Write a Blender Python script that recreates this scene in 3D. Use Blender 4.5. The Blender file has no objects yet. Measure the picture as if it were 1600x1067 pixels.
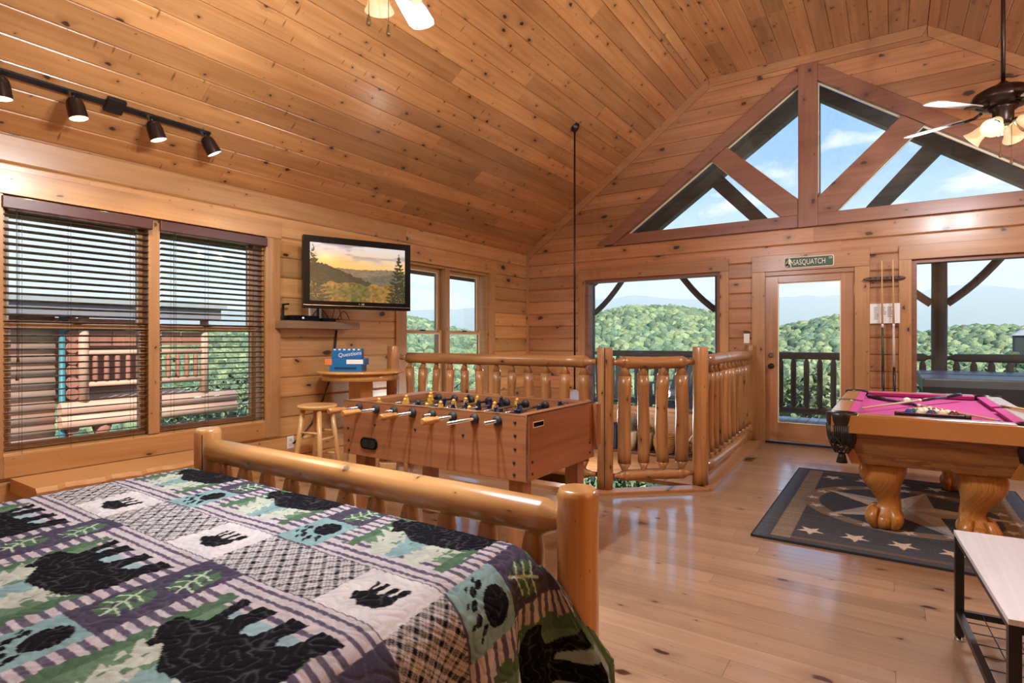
import bpy, math, random
import numpy as np
from mathutils import Vector, Matrix

sc = bpy.context.scene
col = sc.collection
R = random.Random(11)
PI = math.pi

# ------------------------------------------------------------------ camera
cd = bpy.data.cameras.new('camera')
cam = bpy.data.objects.new('camera', cd)
col.objects.link(cam)
cam.location = (4.70, 0.0, 1.24)
cam.rotation_euler = (PI / 2, 0, math.atan(593 / 888.0))
cd.sensor_width = 36.0
cd.lens = 36.0 * 888 / 1600
cd.shift_y = -2.5 / 1600
cd.clip_start = 0.05
cd.clip_end = 9000
sc.camera = cam

# ------------------------------------------------------------------ view and light
sc.view_settings.view_transform = 'Standard'
sc.view_settings.look = 'None'
sc.view_settings.gamma = 1.0
sc.view_settings.use_curve_mapping = False
sc.view_settings.exposure = 0.25
try:
    sc.cycles.use_denoising = True
    sc.cycles.max_bounces = 8
    sc.cycles.diffuse_bounces = 4
    sc.cycles.glossy_bounces = 4
    sc.cycles.transparent_max_bounces = 24
    sc.cycles.volume_bounces = 1
    sc.cycles.sample_clamp_indirect = 6.0
    sc.cycles.caustics_reflective = False
    sc.cycles.caustics_refractive = False
except Exception:
    pass

SKY = 1.12
SUN = 5.6
BULB = 64.0        # watts of light per fan bulb
TRACK = 26.0
FILL_UP = 520.0       # upward light of each unseen lamp added to brighten the ceiling

w = bpy.data.worlds.new('sky')
sc.world = w
w.use_nodes = True
nt = w.node_tree
nt.nodes.clear()


def nd(nt, t, **kw):
    n = nt.nodes.new(t)
    for k, v in kw.items():
        if k.startswith('i_'):
            n.inputs[int(k[2:])].default_value = v
        else:
            setattr(n, k, v)
    return n


def mth(nt, op, a, b=None, c=None, clamp=False):
    n = nt.nodes.new('ShaderNodeMath')
    n.operation = op
    n.use_clamp = clamp
    for i, x in enumerate((a, b, c)):
        if x is None:
            continue
        if isinstance(x, (int, float)):
            n.inputs[i].default_value = x
        else:
            nt.links.new(x, n.inputs[i])
    return n.outputs[0]


def mixc(nt, fac, a, b, blend='MIX'):
    n = nt.nodes.new('ShaderNodeMix')
    n.data_type = 'RGBA'
    n.blend_type = blend
    for s, x in ((n.inputs[0], fac), (n.inputs[6], a), (n.inputs[7], b)):
        if isinstance(x, (int, float)):
            s.default_value = x
        elif isinstance(x, (tuple, list)):
            s.default_value = (x[0], x[1], x[2], 1)
        else:
            nt.links.new(x, s)
    return n.outputs[2]


def ramp(nt, fac, stops):
    n = nt.nodes.new('ShaderNodeValToRGB')
    e = n.color_ramp.elements
    while len(e) < len(stops):
        e.new(0.5)
    for el, (p, c) in zip(e, stops):
        el.position = p
        el.color = (c[0], c[1], c[2], 1) if not isinstance(c, (int, float)) else (c, c, c, 1)
    nt.links.new(fac, n.inputs[0])
    return n.outputs[0]


# sky: blue overhead, pale towards the horizon, soft white clouds
tc = nd(nt, 'ShaderNodeTexCoord')
sep = nd(nt, 'ShaderNodeSeparateXYZ')
nt.links.new(tc.outputs['Generated'], sep.inputs[0])
zz = mth(nt, 'MAXIMUM', sep.outputs[2], 0.0)
grad = ramp(nt, zz, [(0.0, (0.70, 0.80, 0.90)), (0.10, (0.62, 0.76, 0.92)), (0.26, (0.30, 0.53, 0.92)), (1.0, (0.20, 0.42, 0.86))])
div = mth(nt, 'ADD', zz, 0.14)
cx = mth(nt, 'DIVIDE', sep.outputs[0], div)
cy = mth(nt, 'DIVIDE', sep.outputs[1], div)
cmb = nd(nt, 'ShaderNodeCombineXYZ')
nt.links.new(cx, cmb.inputs[0]); nt.links.new(cy, cmb.inputs[1])
nz = nd(nt, 'ShaderNodeTexNoise')
nz.inputs['Scale'].default_value = 2.1
nz.inputs['Detail'].default_value = 6
nz.inputs['Roughness'].default_value = 0.55
nt.links.new(cmb.outputs[0], nz.inputs['Vector'])
cl = ramp(nt, nz.outputs[0], [(0.52, 0.0), (0.64, 0.95)])
skyc = mixc(nt, cl, grad, (0.95, 0.97, 1.0))
bg = nd(nt, 'ShaderNodeBackground')
bg.inputs[1].default_value = SKY
nt.links.new(skyc, bg.inputs[0])
wo = nd(nt, 'ShaderNodeOutputWorld')
nt.links.new(bg.outputs[0], wo.inputs[0])

sd = bpy.data.lights.new('sun', 'SUN')
sd.energy = SUN
sd.angle = math.radians(2.0)
sd.color = (1.0, 0.95, 0.86)
so = bpy.data.objects.new('sun', sd)
col.objects.link(so)
# sun stands high behind the house, right of the camera
so.rotation_euler = Vector((-0.60, 0.46, -0.65)).to_track_quat('-Z', 'Y').to_euler()


# ------------------------------------------------------------------ helpers
def lin(h):
    h = h.lstrip('#')
    o = []
    for i in (0, 2, 4):
        c = int(h[i:i + 2], 16) / 255
        o.append(c / 12.92 if c <= 0.04045 else ((c + 0.055) / 1.055) ** 2.4)
    return tuple(o)


LOCAL = set()


def tag(o, label=None, cat=None, group=None, kind=None):
    if label: o['label'] = label
    if cat: o['category'] = cat
    if group: o['group'] = group
    if kind: o['kind'] = kind
    return o


def thing(name, label=None, cat=None, loc=(0, 0, 0), rz=0, group=None, kind=None, local=False):
    o = bpy.data.objects.new(name, None)
    o.empty_display_size = 0.1
    col.objects.link(o)
    o.location = loc
    o.rotation_euler = (0, 0, rz)
    if local: LOCAL.add(o.name)
    return tag(o, label, cat, group, kind)


def attach(o, parent):
    o.parent = parent
    if parent.type == 'EMPTY' and parent.name not in LOCAL and parent.parent is None:
        o.matrix_parent_inverse = Matrix.Translation(-Vector(parent.location))


def copy_tree(o, parent=None):
    c = o.copy()
    col.objects.link(c)
    if parent is not None:
        c.parent = parent
        c.matrix_parent_inverse = o.matrix_parent_inverse.copy()
    for ch in [x for x in o.children]:
        copy_tree(ch, c)
    return c


class MB:
    def __init__(s):
        s.v = []; s.f = []; s.sm = []

    def add(s, vs, fs, smooth=False):
        b = len(s.v)
        s.v += [tuple(p) for p in vs]
        s.f += [tuple(i + b for i in f) for f in fs]
        s.sm += [smooth] * len(fs)
        return s

    def box(s, x0, x1, y0, y1, z0, z1):
        return s.add([(x0, y0, z0), (x1, y0, z0), (x1, y1, z0), (x0, y1, z0), (x0, y0, z1), (x1, y0, z1), (x1, y1, z1), (x0, y1, z1)],
                     [(0, 3, 2, 1), (4, 5, 6, 7), (0, 1, 5, 4), (1, 2, 6, 5), (2, 3, 7, 6), (3, 0, 4, 7)])

    def obox(s, c, size, m=None):
        hx, hy, hz = size[0] / 2, size[1] / 2, size[2] / 2
        b = MB().box(-hx, hx, -hy, hy, -hz, hz)
        m = m or Matrix.Identity(3)
        return s.add([Vector(c) + m @ Vector(p) for p in b.v], b.f)

    def bar(s, p0, p1, wd, ht):
        """rectangular bar between two points; wd sideways, ht upwards"""
        p0, p1 = Vector(p0), Vector(p1)
        d = (p1 - p0)
        L = d.length
        d.normalize()
        up = Vector((0, 0, 1)) if abs(d.z) < 0.95 else Vector((0, 1, 0))
        x = d.cross(up).normalized()
        u = x.cross(d)
        return s.obox((p0 + p1) / 2, (L, wd, ht), Matrix((d, x, u)).transposed())

    def prism(s, poly, axis, a0, a1):
        n = len(poly)
        ar = sum(poly[i][0] * poly[(i + 1) % n][1] - poly[(i + 1) % n][0] * poly[i][1] for i in range(n))
        if (axis in 'XZ') == (ar > 0): poly = list(poly)[::-1]
        def P(p, a):
            if axis == 'Y': return (p[0], a, p[1])
            if axis == 'X': return (a, p[0], p[1])
            return (p[0], p[1], a)
        vs = [P(p, a0) for p in poly] + [P(p, a1) for p in poly]
        fs = [tuple(range(n)), tuple(range(2 * n - 1, n - 1, -1))]
        for i in range(n):
            j = (i + 1) % n
            fs.append((i, i + n, j + n, j))
        return s.add(vs, fs)

    def lathe(s, p0, p1, prof, n=16, smooth=True, wob=0, seed=0, caps=True, bend=0):
        """prof: (fraction along p0-p1, radius)"""
        p0, p1 = Vector(p0), Vector(p1)
        d = (p1 - p0)
        L = d.length
        d = d.normalized()
        a = Vector((0, 0, 1)) if abs(d.z) < 0.9 else Vector((1, 0, 0))
        x = d.cross(a).normalized()
        y = d.cross(x)
        rr = random.Random(seed)
        ph = [rr.uniform(0, 6.28) for _ in range(6)]
        vs = []
        for t, r in prof:
            off = bend * math.sin(t * PI) * (x * math.cos(ph[4]) + y * math.sin(ph[4]))
            for k in range(n):
                an = 2 * PI * k / n
                q = r * (1 + wob * (math.sin(2 * an + ph[0] + t * 5) * 0.5 + math.sin(3 * an + ph[1] + t * 9) * 0.5 + math.sin(t * 14 + ph[2]) * 0.6))
                vs.append(p0 + d * (L * t) + off + x * (q * math.cos(an)) + y * (q * math.sin(an)))
        m = len(prof)
        fs = []
        for i in range(m - 1):
            for k in range(n):
                j = (k + 1) % n
                fs.append((i * n + k, (i + 1) * n + k, (i + 1) * n + j, i * n + j))
        s.add(vs, fs, smooth)
        if caps:
            b = len(s.v) - n * m
            s.f.append(tuple(b + k for k in range(n))); s.sm.append(False)
            s.f.append(tuple(b + (m - 1) * n + k for k in range(n - 1, -1, -1))); s.sm.append(False)
        return s

    def cyl(s, p0, p1, r, n=12, r1=None):
        return s.lathe(p0, p1, [(0, r), (1, r if r1 is None else r1)], n)

    def tube(s, pts, r, n=6):
        pts = [Vector(p) for p in pts]
        vs = []
        for i, p in enumerate(pts):
            d = (pts[min(i + 1, len(pts) - 1)] - pts[max(i - 1, 0)]).normalized()
            a = Vector((0, 0, 1)) if abs(d.z) < 0.9 else Vector((1, 0, 0))
            x = d.cross(a).normalized()
            y = d.cross(x)
            for k in range(n):
                an = 2 * PI * k / n
                vs.append(p + x * (r * math.cos(an)) + y * (r * math.sin(an)))
        fs = []
        for i in range(len(pts) - 1):
            for k in range(n):
                j = (k + 1) % n
                fs.append((i * n + k, (i + 1) * n + k, (i + 1) * n + j, i * n + j))
        fs.append(tuple(range(n)))
        fs.append(tuple((len(pts) - 1) * n + k for k in range(n - 1, -1, -1)))
        return s.add(vs, fs, True)

    def sphere(s, c, r, n=14, m=9, sc=(1, 1, 1)):
        vs = []
        for i in range(m + 1):
            th = PI * i / m
            for k in range(n):
                an = 2 * PI * k / n
                vs.append((c[0] + r * sc[0] * math.sin(th) * math.cos(an), c[1] + r * sc[1] * math.sin(th) * math.sin(an), c[2] + r * sc[2] * math.cos(th)))
        fs = []
        for i in range(m):
            for k in range(n):
                j = (k + 1) % n
                fs.append((i * n + k, (i + 1) * n + k, (i + 1) * n + j, i * n + j))
        return s.add(vs, fs, True)

    def build(s, name, mat, parent=None, bevel=0, keep=False, kind=None):
        vs = s.v
        off = None
        if parent is None and not keep and vs:
            xs = [p[0] for p in vs]; ys = [p[1] for p in vs]; zs = [p[2] for p in vs]
            off = ((min(xs) + max(xs)) / 2, (min(ys) + max(ys)) / 2, min(zs))
            vs = [(p[0] - off[0], p[1] - off[1], p[2] - off[2]) for p in vs]
        me = bpy.data.meshes.new(name)
        me.from_pydata(vs, [], s.f)
        me.polygons.foreach_set('use_smooth', s.sm)
        me.validate()
        me.update()
        if mat is not None: me.materials.append(mat)
        o = bpy.data.objects.new(name, me)
        col.objects.link(o)
        if off: o.location = off
        if parent is not None: attach(o, parent)
        if bevel:
            b = o.modifiers.new('bevel', 'BEVEL')
            b.width = bevel
            b.segments = 2
            b.limit_method = 'ANGLE'
        if kind: o['kind'] = kind
        return o


def text_mesh(txt, size, depth=0.001):
    cu = bpy.data.curves.new('lettering', 'FONT')
    cu.body = txt
    cu.size = size
    cu.extrude = depth
    cu.align_x = 'CENTER'
    cu.align_y = 'CENTER'
    cu.resolution_u = 3
    o = bpy.data.objects.new('lettering', cu)
    col.objects.link(o)
    me = bpy.data.meshes.new_from_object(o.evaluated_get(bpy.context.evaluated_depsgraph_get()))
    bpy.data.objects.remove(o)
    return [tuple(v.co) for v in me.vertices], [tuple(p.vertices) for p in me.polygons]


def put_text(txt, size, org, ux, uy, mat, parent, name='lettering', depth=0.001, sx=1.0):
    ux, uy = Vector(ux).normalized(), Vector(uy).normalized()
    n = ux.cross(uy)
    vs, fs = text_mesh(txt, size, depth)
    m = MB().add([Vector(org) + ux * (p[0] * sx) + uy * p[1] + n * p[2] for p in vs], fs)
    return m.build(name, mat, parent)


# ------------------------------------------------------------------ materials
def newmat(name):
    m = bpy.data.materials.new(name)
    m.use_nodes = True
    nt = m.node_tree
    nt.nodes.clear()
    o = nt.nodes.new('ShaderNodeOutputMaterial')
    b = nt.nodes.new('ShaderNodeBsdfPrincipled')
    nt.links.new(b.outputs[0], o.inputs[0])
    return m, nt, b, o


def plain(name, c, rough=0.5, metal=0, spec=0.5, noise=0.06, nscale=30, coat=0, emit=None, estr=0, bump=0.0):
    m, nt, b, o = newmat(name)
    if isinstance(c, str): c = lin(c)
    g = nd(nt, 'ShaderNodeNewGeometry')
    n = nd(nt, 'ShaderNodeTexNoise')
    n.inputs['Scale'].default_value = nscale
    n.inputs['Detail'].default_value = 3
    nt.links.new(g.outputs['Position'], n.inputs['Vector'])
    f = mth(nt, 'MULTIPLY_ADD', n.outputs[0], noise * 2, 1 - noise)
    mx = mixc(nt, 1.0, c, f, 'MULTIPLY')
    nt.links.new(mx, b.inputs['Base Color'])
    b.inputs['Roughness'].default_value = rough
    b.inputs['Metallic'].default_value = metal
    b.inputs['Specular IOR Level'].default_value = spec
    b.inputs['Coat Weight'].default_value = coat
    if emit:
        b.inputs['Emission Color'].default_value = (*emit, 1)
        b.inputs['Emission Strength'].default_value = estr
    if bump:
        bp = nd(nt, 'ShaderNodeBump')
        bp.inputs['Strength'].default_value = bump
        bp.inputs['Distance'].default_value = 0.01
        nt.links.new(n.outputs[0], bp.inputs['Height'])
        nt.links.new(bp.outputs[0], b.inputs['Normal'])
    return m


def wood(name, along, across, light, dark, knots=1.0, rough=0.38, coat=0.25, var=0.22, grain=26, kden=1.0, crough=0.2, rings=0.0, ioc=1.5, bmp=0.12, streak=0.0, mott=0.35):
    m, nt, b, o = newmat(name)
    light, dark = lin(light), lin(dark)
    g = nd(nt, 'ShaderNodeNewGeometry')
    sp = nd(nt, 'ShaderNodeSeparateXYZ')
    nt.links.new(g.outputs['Position'], sp.inputs[0])
    def ax(k):
        if len(k) == 1: return sp.outputs['XYZ'.index(k)]
        return mth(nt, 'ADD', sp.outputs['XYZ'.index(k[0])], mth(nt, 'MULTIPLY', sp.outputs['XYZ'.index(k[1])], 0.9))
    oi = nd(nt, 'ShaderNodeObjectInfo')
    rnd = oi.outputs['Random']
    u = mth(nt, 'MULTIPLY_ADD', rnd, 37.0, ax(along))
    v = mth(nt, 'MULTIPLY_ADD', rnd, 13.0, ax(across))
    # knots
    kc = nd(nt, 'ShaderNodeCombineXYZ')
    nt.links.new(mth(nt, 'MULTIPLY', u, 3.6 * kden), kc.inputs[0])
    nt.links.new(mth(nt, 'MULTIPLY', v, 6.5 * kden), kc.inputs[1])
    vo = nd(nt, 'ShaderNodeTexVoronoi')
    vo.voronoi_dimensions = '2D'
    vo.inputs['Scale'].default_value = 1.0
    kn = nd(nt, 'ShaderNodeTexNoise')
    kn.inputs['Scale'].default_value = 5.0
    kn.inputs['Detail'].default_value = 1
    nt.links.new(kc.outputs[0], kn.inputs['Vector'])
    ka = nd(nt, 'ShaderNodeVectorMath'); ka.operation = 'SCALE'; ka.inputs[3].default_value = 0.16
    nt.links.new(kn.outputs['Color'], ka.inputs[0])
    kb = nd(nt, 'ShaderNodeVectorMath'); kb.operation = 'ADD'
    nt.links.new(kc.outputs[0], kb.inputs[0]); nt.links.new(ka.outputs[0], kb.inputs[1])
    nt.links.new(kb.outputs[0], vo.inputs['Vector'])
    cs = nd(nt, 'ShaderNodeSeparateColor')
    nt.links.new(vo.outputs['Color'], cs.inputs[0])
    rad = mth(nt, 'MULTIPLY_ADD', mth(nt, 'POWER', cs.outputs[0], 4.5), 0.13 * knots, 0.010 * knots)
    dist = vo.outputs['Distance']
    core = mth(nt, 'MULTIPLY', mth(nt, 'DIVIDE', mth(nt, 'SUBTRACT', rad, dist), mth(nt, 'MULTIPLY', rad, 0.35)), 1.0, clamp=True)
    halo = mth(nt, 'DIVIDE', mth(nt, 'SUBTRACT', mth(nt, 'MULTIPLY', rad, 3.4), dist), mth(nt, 'MULTIPLY', rad, 3.4), clamp=True)
    # grain, bent around the knots
    gc = nd(nt, 'ShaderNodeCombineXYZ')
    nt.links.new(mth(nt, 'MULTIPLY', u, 0.9), gc.inputs[0])
    nt.links.new(mth(nt, 'MULTIPLY', mth(nt, 'MULTIPLY_ADD', halo, 0.035, v), grain), gc.inputs[1])
    nt.links.new(mth(nt, 'MULTIPLY', rnd, 9.0), gc.inputs[2])
    n1 = nd(nt, 'ShaderNodeTexNoise')
    n1.inputs['Scale'].default_value = 1.0
    n1.inputs['Detail'].default_value = 4
    n1.inputs['Roughness'].default_value = 0.6
    n1.inputs['Distortion'].default_value = 0.4 + rings
    nt.links.new(gc.outputs[0], n1.inputs['Vector'])
    gr = n1.outputs[0]
    if rings:
        gr = mth(nt, 'FRACT', mth(nt, 'MULTIPLY', gr, 5.0))
    f = mth(nt, 'MULTIPLY_ADD', mth(nt, 'SUBTRACT', gr, 0.5), 1.5 if not rings else 0.9, 0.45, clamp=True)
    c = mixc(nt, f, light, dark)
    lc = nd(nt, 'ShaderNodeCombineXYZ')
    nt.links.new(mth(nt, 'MULTIPLY', u, 1.3), lc.inputs[0])
    nt.links.new(mth(nt, 'MULTIPLY', v, 7.0), lc.inputs[1])
    n2 = nd(nt, 'ShaderNodeTexNoise')
    n2.inputs['Scale'].default_value = 1.0
    n2.inputs['Detail'].default_value = 2
    nt.links.new(lc.outputs[0], n2.inputs['Vector'])
    c = mixc(nt, mth(nt, 'MULTIPLY', mth(nt, 'MULTIPLY_ADD', n2.outputs[0], 2.6, -1.0, clamp=True), mott), c, tuple(x * 0.62 for x in dark))
    if streak:
        sc_ = nd(nt, 'ShaderNodeCombineXYZ')
        nt.links.new(mth(nt, 'MULTIPLY', u, 9.0), sc_.inputs[0])
        nt.links.new(mth(nt, 'MULTIPLY', v, 2.3), sc_.inputs[1])
        v2 = nd(nt, 'ShaderNodeTexVoronoi'); v2.voronoi_dimensions = '2D'; v2.inputs['Scale'].default_value = 1.0
        nt.links.new(sc_.outputs[0], v2.inputs['Vector'])
        c2 = nd(nt, 'ShaderNodeSeparateColor')
        nt.links.new(v2.outputs['Color'], c2.inputs[0])
        r2 = mth(nt, 'MULTIPLY', mth(nt, 'GREATER_THAN', c2.outputs[1], 0.55), mth(nt, 'MULTIPLY_ADD', c2.outputs[0], 0.075, 0.02))
        sk = mth(nt, 'DIVIDE', mth(nt, 'SUBTRACT', r2, v2.outputs['Distance']), 0.05, clamp=True)
        c = mixc(nt, mth(nt, 'MULTIPLY', sk, streak), c, (0.10, 0.035, 0.012))
    val = mth(nt, 'MULTIPLY_ADD', mth(nt, 'SUBTRACT', oi.outputs['Random'], 0.5), var * 2, 1.0)
    c = mixc(nt, 1.0, c, val, 'MULTIPLY')
    c = mixc(nt, mth(nt, 'MULTIPLY', halo, 0.55), c, tuple(x * 0.45 for x in dark))
    c = mixc(nt, core, c, (0.050, 0.017, 0.007))
    nt.links.new(c, b.inputs['Base Color'])
    b.inputs['Roughness'].default_value = rough
    b.inputs['Coat Weight'].default_value = coat
    b.inputs['Coat Roughness'].default_value = crough
    b.inputs['Coat IOR'].default_value = ioc
    bp = nd(nt, 'ShaderNodeBump')
    bp.inputs['Strength'].default_value = bmp
    bp.inputs['Distance'].default_value = 0.004
    nt.links.new(n1.outputs[0], bp.inputs['Height'])
    nt.links.new(bp.outputs[0], b.inputs['Normal'])
    return m


def glass_mat(name, tint=(0.96, 0.98, 0.98), dirt=0.0):
    m, nt, b, o = newmat(name)
    nt.nodes.remove(b)
    tr = nd(nt, 'ShaderNodeBsdfTransparent')
    tr.inputs[0].default_value = (*tint, 1)
    gl = nd(nt, 'ShaderNodeBsdfGlossy')
    gl.inputs['Roughness'].default_value = 0.03
    lw = nd(nt, 'ShaderNodeLayerWeight')
    lw.inputs[0].default_value = 0.5
    frs = mth(nt, 'MULTIPLY_ADD', mth(nt, 'POWER', lw.outputs['Facing'], 4.0), 0.80, 0.025)
    mx = nd(nt, 'ShaderNodeMixShader')
    nt.links.new(frs, mx.inputs[0])
    nt.links.new(tr.outputs[0], mx.inputs[1])
    nt.links.new(gl.outputs[0], mx.inputs[2])
    out = mx.outputs[0]
    if dirt:
        g = nd(nt, 'ShaderNodeNewGeometry')
        n = nd(nt, 'ShaderNodeTexNoise')
        n.inputs['Scale'].default_value = 9
        n.inputs['Detail'].default_value = 8
        n.inputs['Roughness'].default_value = 0.75
        nt.links.new(g.outputs['Position'], n.inputs['Vector'])
        df = nd(nt, 'ShaderNodeBsdfTranslucent')
        df.inputs[0].default_value = (0.9, 0.9, 0.9, 1)
        m2 = nd(nt, 'ShaderNodeMixShader')
        nt.links.new(mth(nt, 'MULTIPLY', ramp(nt, n.outputs[0], [(0.45, 0.0), (0.75, 1.0)]), dirt), m2.inputs[0])
        nt.links.new(out, m2.inputs[1])
        nt.links.new(df.outputs[0], m2.inputs[2])
        out = m2.outputs[0]
    nt.links.new(out, o.inputs[0])
    return m


def vcol_mat(name, rough=0.9, bump=0.0, bscale=60, sheen=0.0, emit=0.0, spec=0.3):
    m, nt, b, o = newmat(name)
    a = nd(nt, 'ShaderNodeAttribute')
    a.attribute_name = 'col'
    nt.links.new(a.outputs['Color'], b.inputs['Base Color'])
    b.inputs['Roughness'].default_value = rough
    b.inputs['Specular IOR Level'].default_value = spec
    b.inputs['Sheen Weight'].default_value = sheen
    if emit:
        nt.links.new(a.outputs['Color'], b.inputs['Emission Color'])
        b.inputs['Emission Strength'].default_value = emit
        b.inputs['Base Color'].default_value = (0, 0, 0, 1)
        for l in list(b.inputs['Base Color'].links): nt.links.remove(l)
        b.inputs['Base Color'].default_value = (0.01, 0.01, 0.01, 1)
    if bump:
        g = nd(nt, 'ShaderNodeNewGeometry')
        n = nd(nt, 'ShaderNodeTexNoise')
        n.inputs['Scale'].default_value = bscale
        n.inputs['Detail'].default_value = 3
        nt.links.new(g.outputs['Position'], n.inputs['Vector'])
        bp = nd(nt, 'ShaderNodeBump')
        bp.inputs['Strength'].default_value = bump
        bp.inputs['Distance'].default_value = 0.004
        nt.links.new(n.outputs[0], bp.inputs['Height'])
        nt.links.new(bp.outputs[0], b.inputs['Normal'])
    return m


PL, PD = '#e0aa6c', '#c07a3c'
M = {}
M['ceil'] = wood('ceiling pine', 'Y', 'X', '#cb9660', '#9c6437', knots=1.0, rough=0.30, coat=0.35, kden=1.35, crough=0.18, streak=0.75)
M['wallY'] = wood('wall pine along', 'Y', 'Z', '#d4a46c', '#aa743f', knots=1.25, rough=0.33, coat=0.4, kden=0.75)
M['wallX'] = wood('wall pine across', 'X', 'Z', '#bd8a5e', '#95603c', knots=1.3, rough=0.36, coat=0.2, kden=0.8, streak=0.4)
M['floor'] = wood('floor pine', 'X', 'Y', '#b5967a', '#8f7158', knots=0.9, rough=0.30, coat=1.0, crough=0.13, var=0.14, kden=0.8, ioc=1.9, bmp=0.03)
M['trimY'] = wood('trim pine along', 'Y', 'Z', '#d09e68', '#ab7440', knots=0.8, kden=1.2, var=0.08)
M['trimX'] = wood('trim pine across', 'X', 'Z', '#bd8b5e', '#99663e', knots=0.8, kden=1.2, var=0.08)
M['trimZ'] = wood('trim pine upright', 'Z', 'XY', '#c29362', '#9f6d40', knots=0.8, kden=1.2, var=0.08)
M['truss'] = wood('timber truss', 'X', 'Z', '#976850', '#78493a', knots=0.9, kden=0.9, var=0.06, coat=0.1)
M['trussZ'] = wood('timber king post', 'Z', 'X', '#976850', '#78493a', knots=0.9, kden=0.9, var=0.06, coat=0.1)
M['logZ'] = wood('peeled log upright', 'Z', 'XY', '#c8945e', '#905c32', knots=1.0, kden=1.3, rough=0.34, coat=0.35, var=0.14, grain=30, mott=0.7)
M['logX'] = wood('peeled log across', 'X', 'Z', '#c8945e', '#905c32', knots=1.0, kden=1.1, rough=0.34, coat=0.35, var=0.1, grain=30, mott=0.7)
M['logY'] = wood('peeled log along', 'Y', 'Z', '#c8945e', '#905c32', knots=1.0, kden=1.1, rough=0.3, coat=0.6, var=0.1, grain=30, mott=0.7)
M['bedX'] = wood('bed log across', 'X', 'Z', '#d6a76c', '#ab7640', knots=1.25, kden=1.3, rough=0.28, coat=0.6, var=0.05, grain=30, mott=0.7)
M['bedZ'] = wood('bed log upright', 'Z', 'XY', '#c99760', '#a06e3c', knots=1.1, kden=1.3, rough=0.28, coat=0.6, var=0.08, grain=30, mott=0.7)
M['door'] = wood('door fir', 'Z', 'X', '#b5835a', '#936141', knots=0.0, rough=0.32, coat=0.4, var=0.05, grain=40)
M['doorX'] = wood('door fir across', 'X', 'Z', '#b5835a', '#936141', knots=0.0, rough=0.32, coat=0.4, var=0.05, grain=40)
M['foos'] = wood('foosball laminate', 'X', 'Z', '#ae764e', '#7e4a2e', knots=0.0, rough=0.35, coat=0.3, var=0.03, grain=34)
M['foosY'] = wood('foosball laminate end', 'Y', 'Z', '#ae764e', '#7e4a2e', knots=0.0, rough=0.35, coat=0.3, var=0.03, grain=34)
M['foosZ'] = wood('foosball laminate leg', 'Z', 'XY', '#ae764e', '#7e4a2e', knots=0.0, rough=0.35, coat=0.3, var=0.03, grain=34)
M['oakX'] = wood('oak across', 'X', 'Z', '#a4703e', '#6e4322', knots=0.0, rough=0.35, coat=0.3, var=0.03, grain=9, rings=0.8)
M['oakY'] = wood('oak along', 'Y', 'Z', '#a4703e', '#6e4322', knots=0.0, rough=0.35, coat=0.3, var=0.03, grain=9, rings=0.8)
M['oakL'] = wood('oak leg', 'Z', 'XY', '#c88b45', '#a8702f', knots=0.0, rough=0.35, coat=0.35, var=0.05, grain=14, rings=0.3)
M['oakr'] = wood('oak rail', 'X', 'Y', '#bd8346', '#96612f', knots=0.0, rough=0.25, coat=0.6, var=0.03, grain=30)
M['beech'] = wood('stool birch', 'Z', 'XY', '#dfb27a', '#c99658', knots=0.0, rough=0.3, coat=0.4, var=0.06, grain=30)
M['maple'] = wood('table maple', 'Y', 'X', '#d9a562', '#c0884a', knots=0.0, rough=0.22, coat=0.7, var=0.04, grain=30)
M['shelfw'] = wood('grey brown shelf wood', 'Y', 'Z', '#96765a', '#74573f', knots=0.3, rough=0.5, coat=0.0, var=0.03)
M['deckw'] = wood('weathered deck boards', 'Y', 'X', '#e6e2dc', '#cac5be', knots=0.2, rough=0.7, coat=0.0, var=0.12)
M['weather'] = wood('weathered timber', 'Z', 'XY', '#94877a', '#6d6257', knots=0.2, rough=0.75, coat=0.0, var=0.1)
M['weatherX'] = wood('weathered timber across', 'X', 'Z', '#94877a', '#6d6257', knots=0.2, rough=0.75, coat=0.0, var=0.1)
M['nblog'] = wood('cabin siding', 'Y', 'Z', '#e2b59c', '#cd9a80', knots=0.2, rough=0.7, coat=0.0, var=0.08)
M['nbred'] = wood('cabin red timber', 'Z', 'XY', '#bd7c64', '#a06854', knots=0.2, rough=0.7, coat=0.0, var=0.1)
M['black'] = plain('black metal', '#16161a', 0.4, noise=0.03)
M['bronze'] = plain('oiled bronze', '#3a2b27', 0.32, metal=0.7)
M['chrome'] = plain('chrome', '#c8ccd2', 0.14, metal=1.0, noise=0.02)
M['brass'] = plain('brass', '#b89a5c', 0.3, metal=1.0)
M['blackpl'] = plain('black plastic', '#08080a', 0.25, noise=0.03, spec=0.15)
M['rubber'] = plain('dark rubber', '#1b1c20', 0.6)
M['white'] = plain('white plastic', '#e8e6e0', 0.4, noise=0.02)
M['paper'] = plain('white paper', '#eceae6', 0.8, noise=0.02)
M['cord'] = plain('cord', '#2b2422', 0.6)
M['blind'] = plain('dark walnut blind', '#4a2a20', 0.4, noise=0.12, coat=0.3, nscale=14)
M['brail'] = plain('blind valance', '#4a241d', 0.35, noise=0.15, coat=0.3, nscale=14)
M['vinyl'] = plain('pale sash liner', '#d8cfc0', 0.4)
M['sash'] = wood('window sash wood', 'Y', 'Z', '#c89a64', '#a97a48', knots=0.0, rough=0.35, coat=0.3, var=0.05)
M['bead'] = plain('pale glazing bead', '#e6d8b8', 0.4)
M['glass'] = glass_mat('window glass')
M['glassd'] = glass_mat('dusty gable glass', dirt=0.06)
M['dark'] = plain('dark backing', '#3a2416', 0.8)
M['roof'] = plain('roof shell', '#857a70', 0.9)
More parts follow.
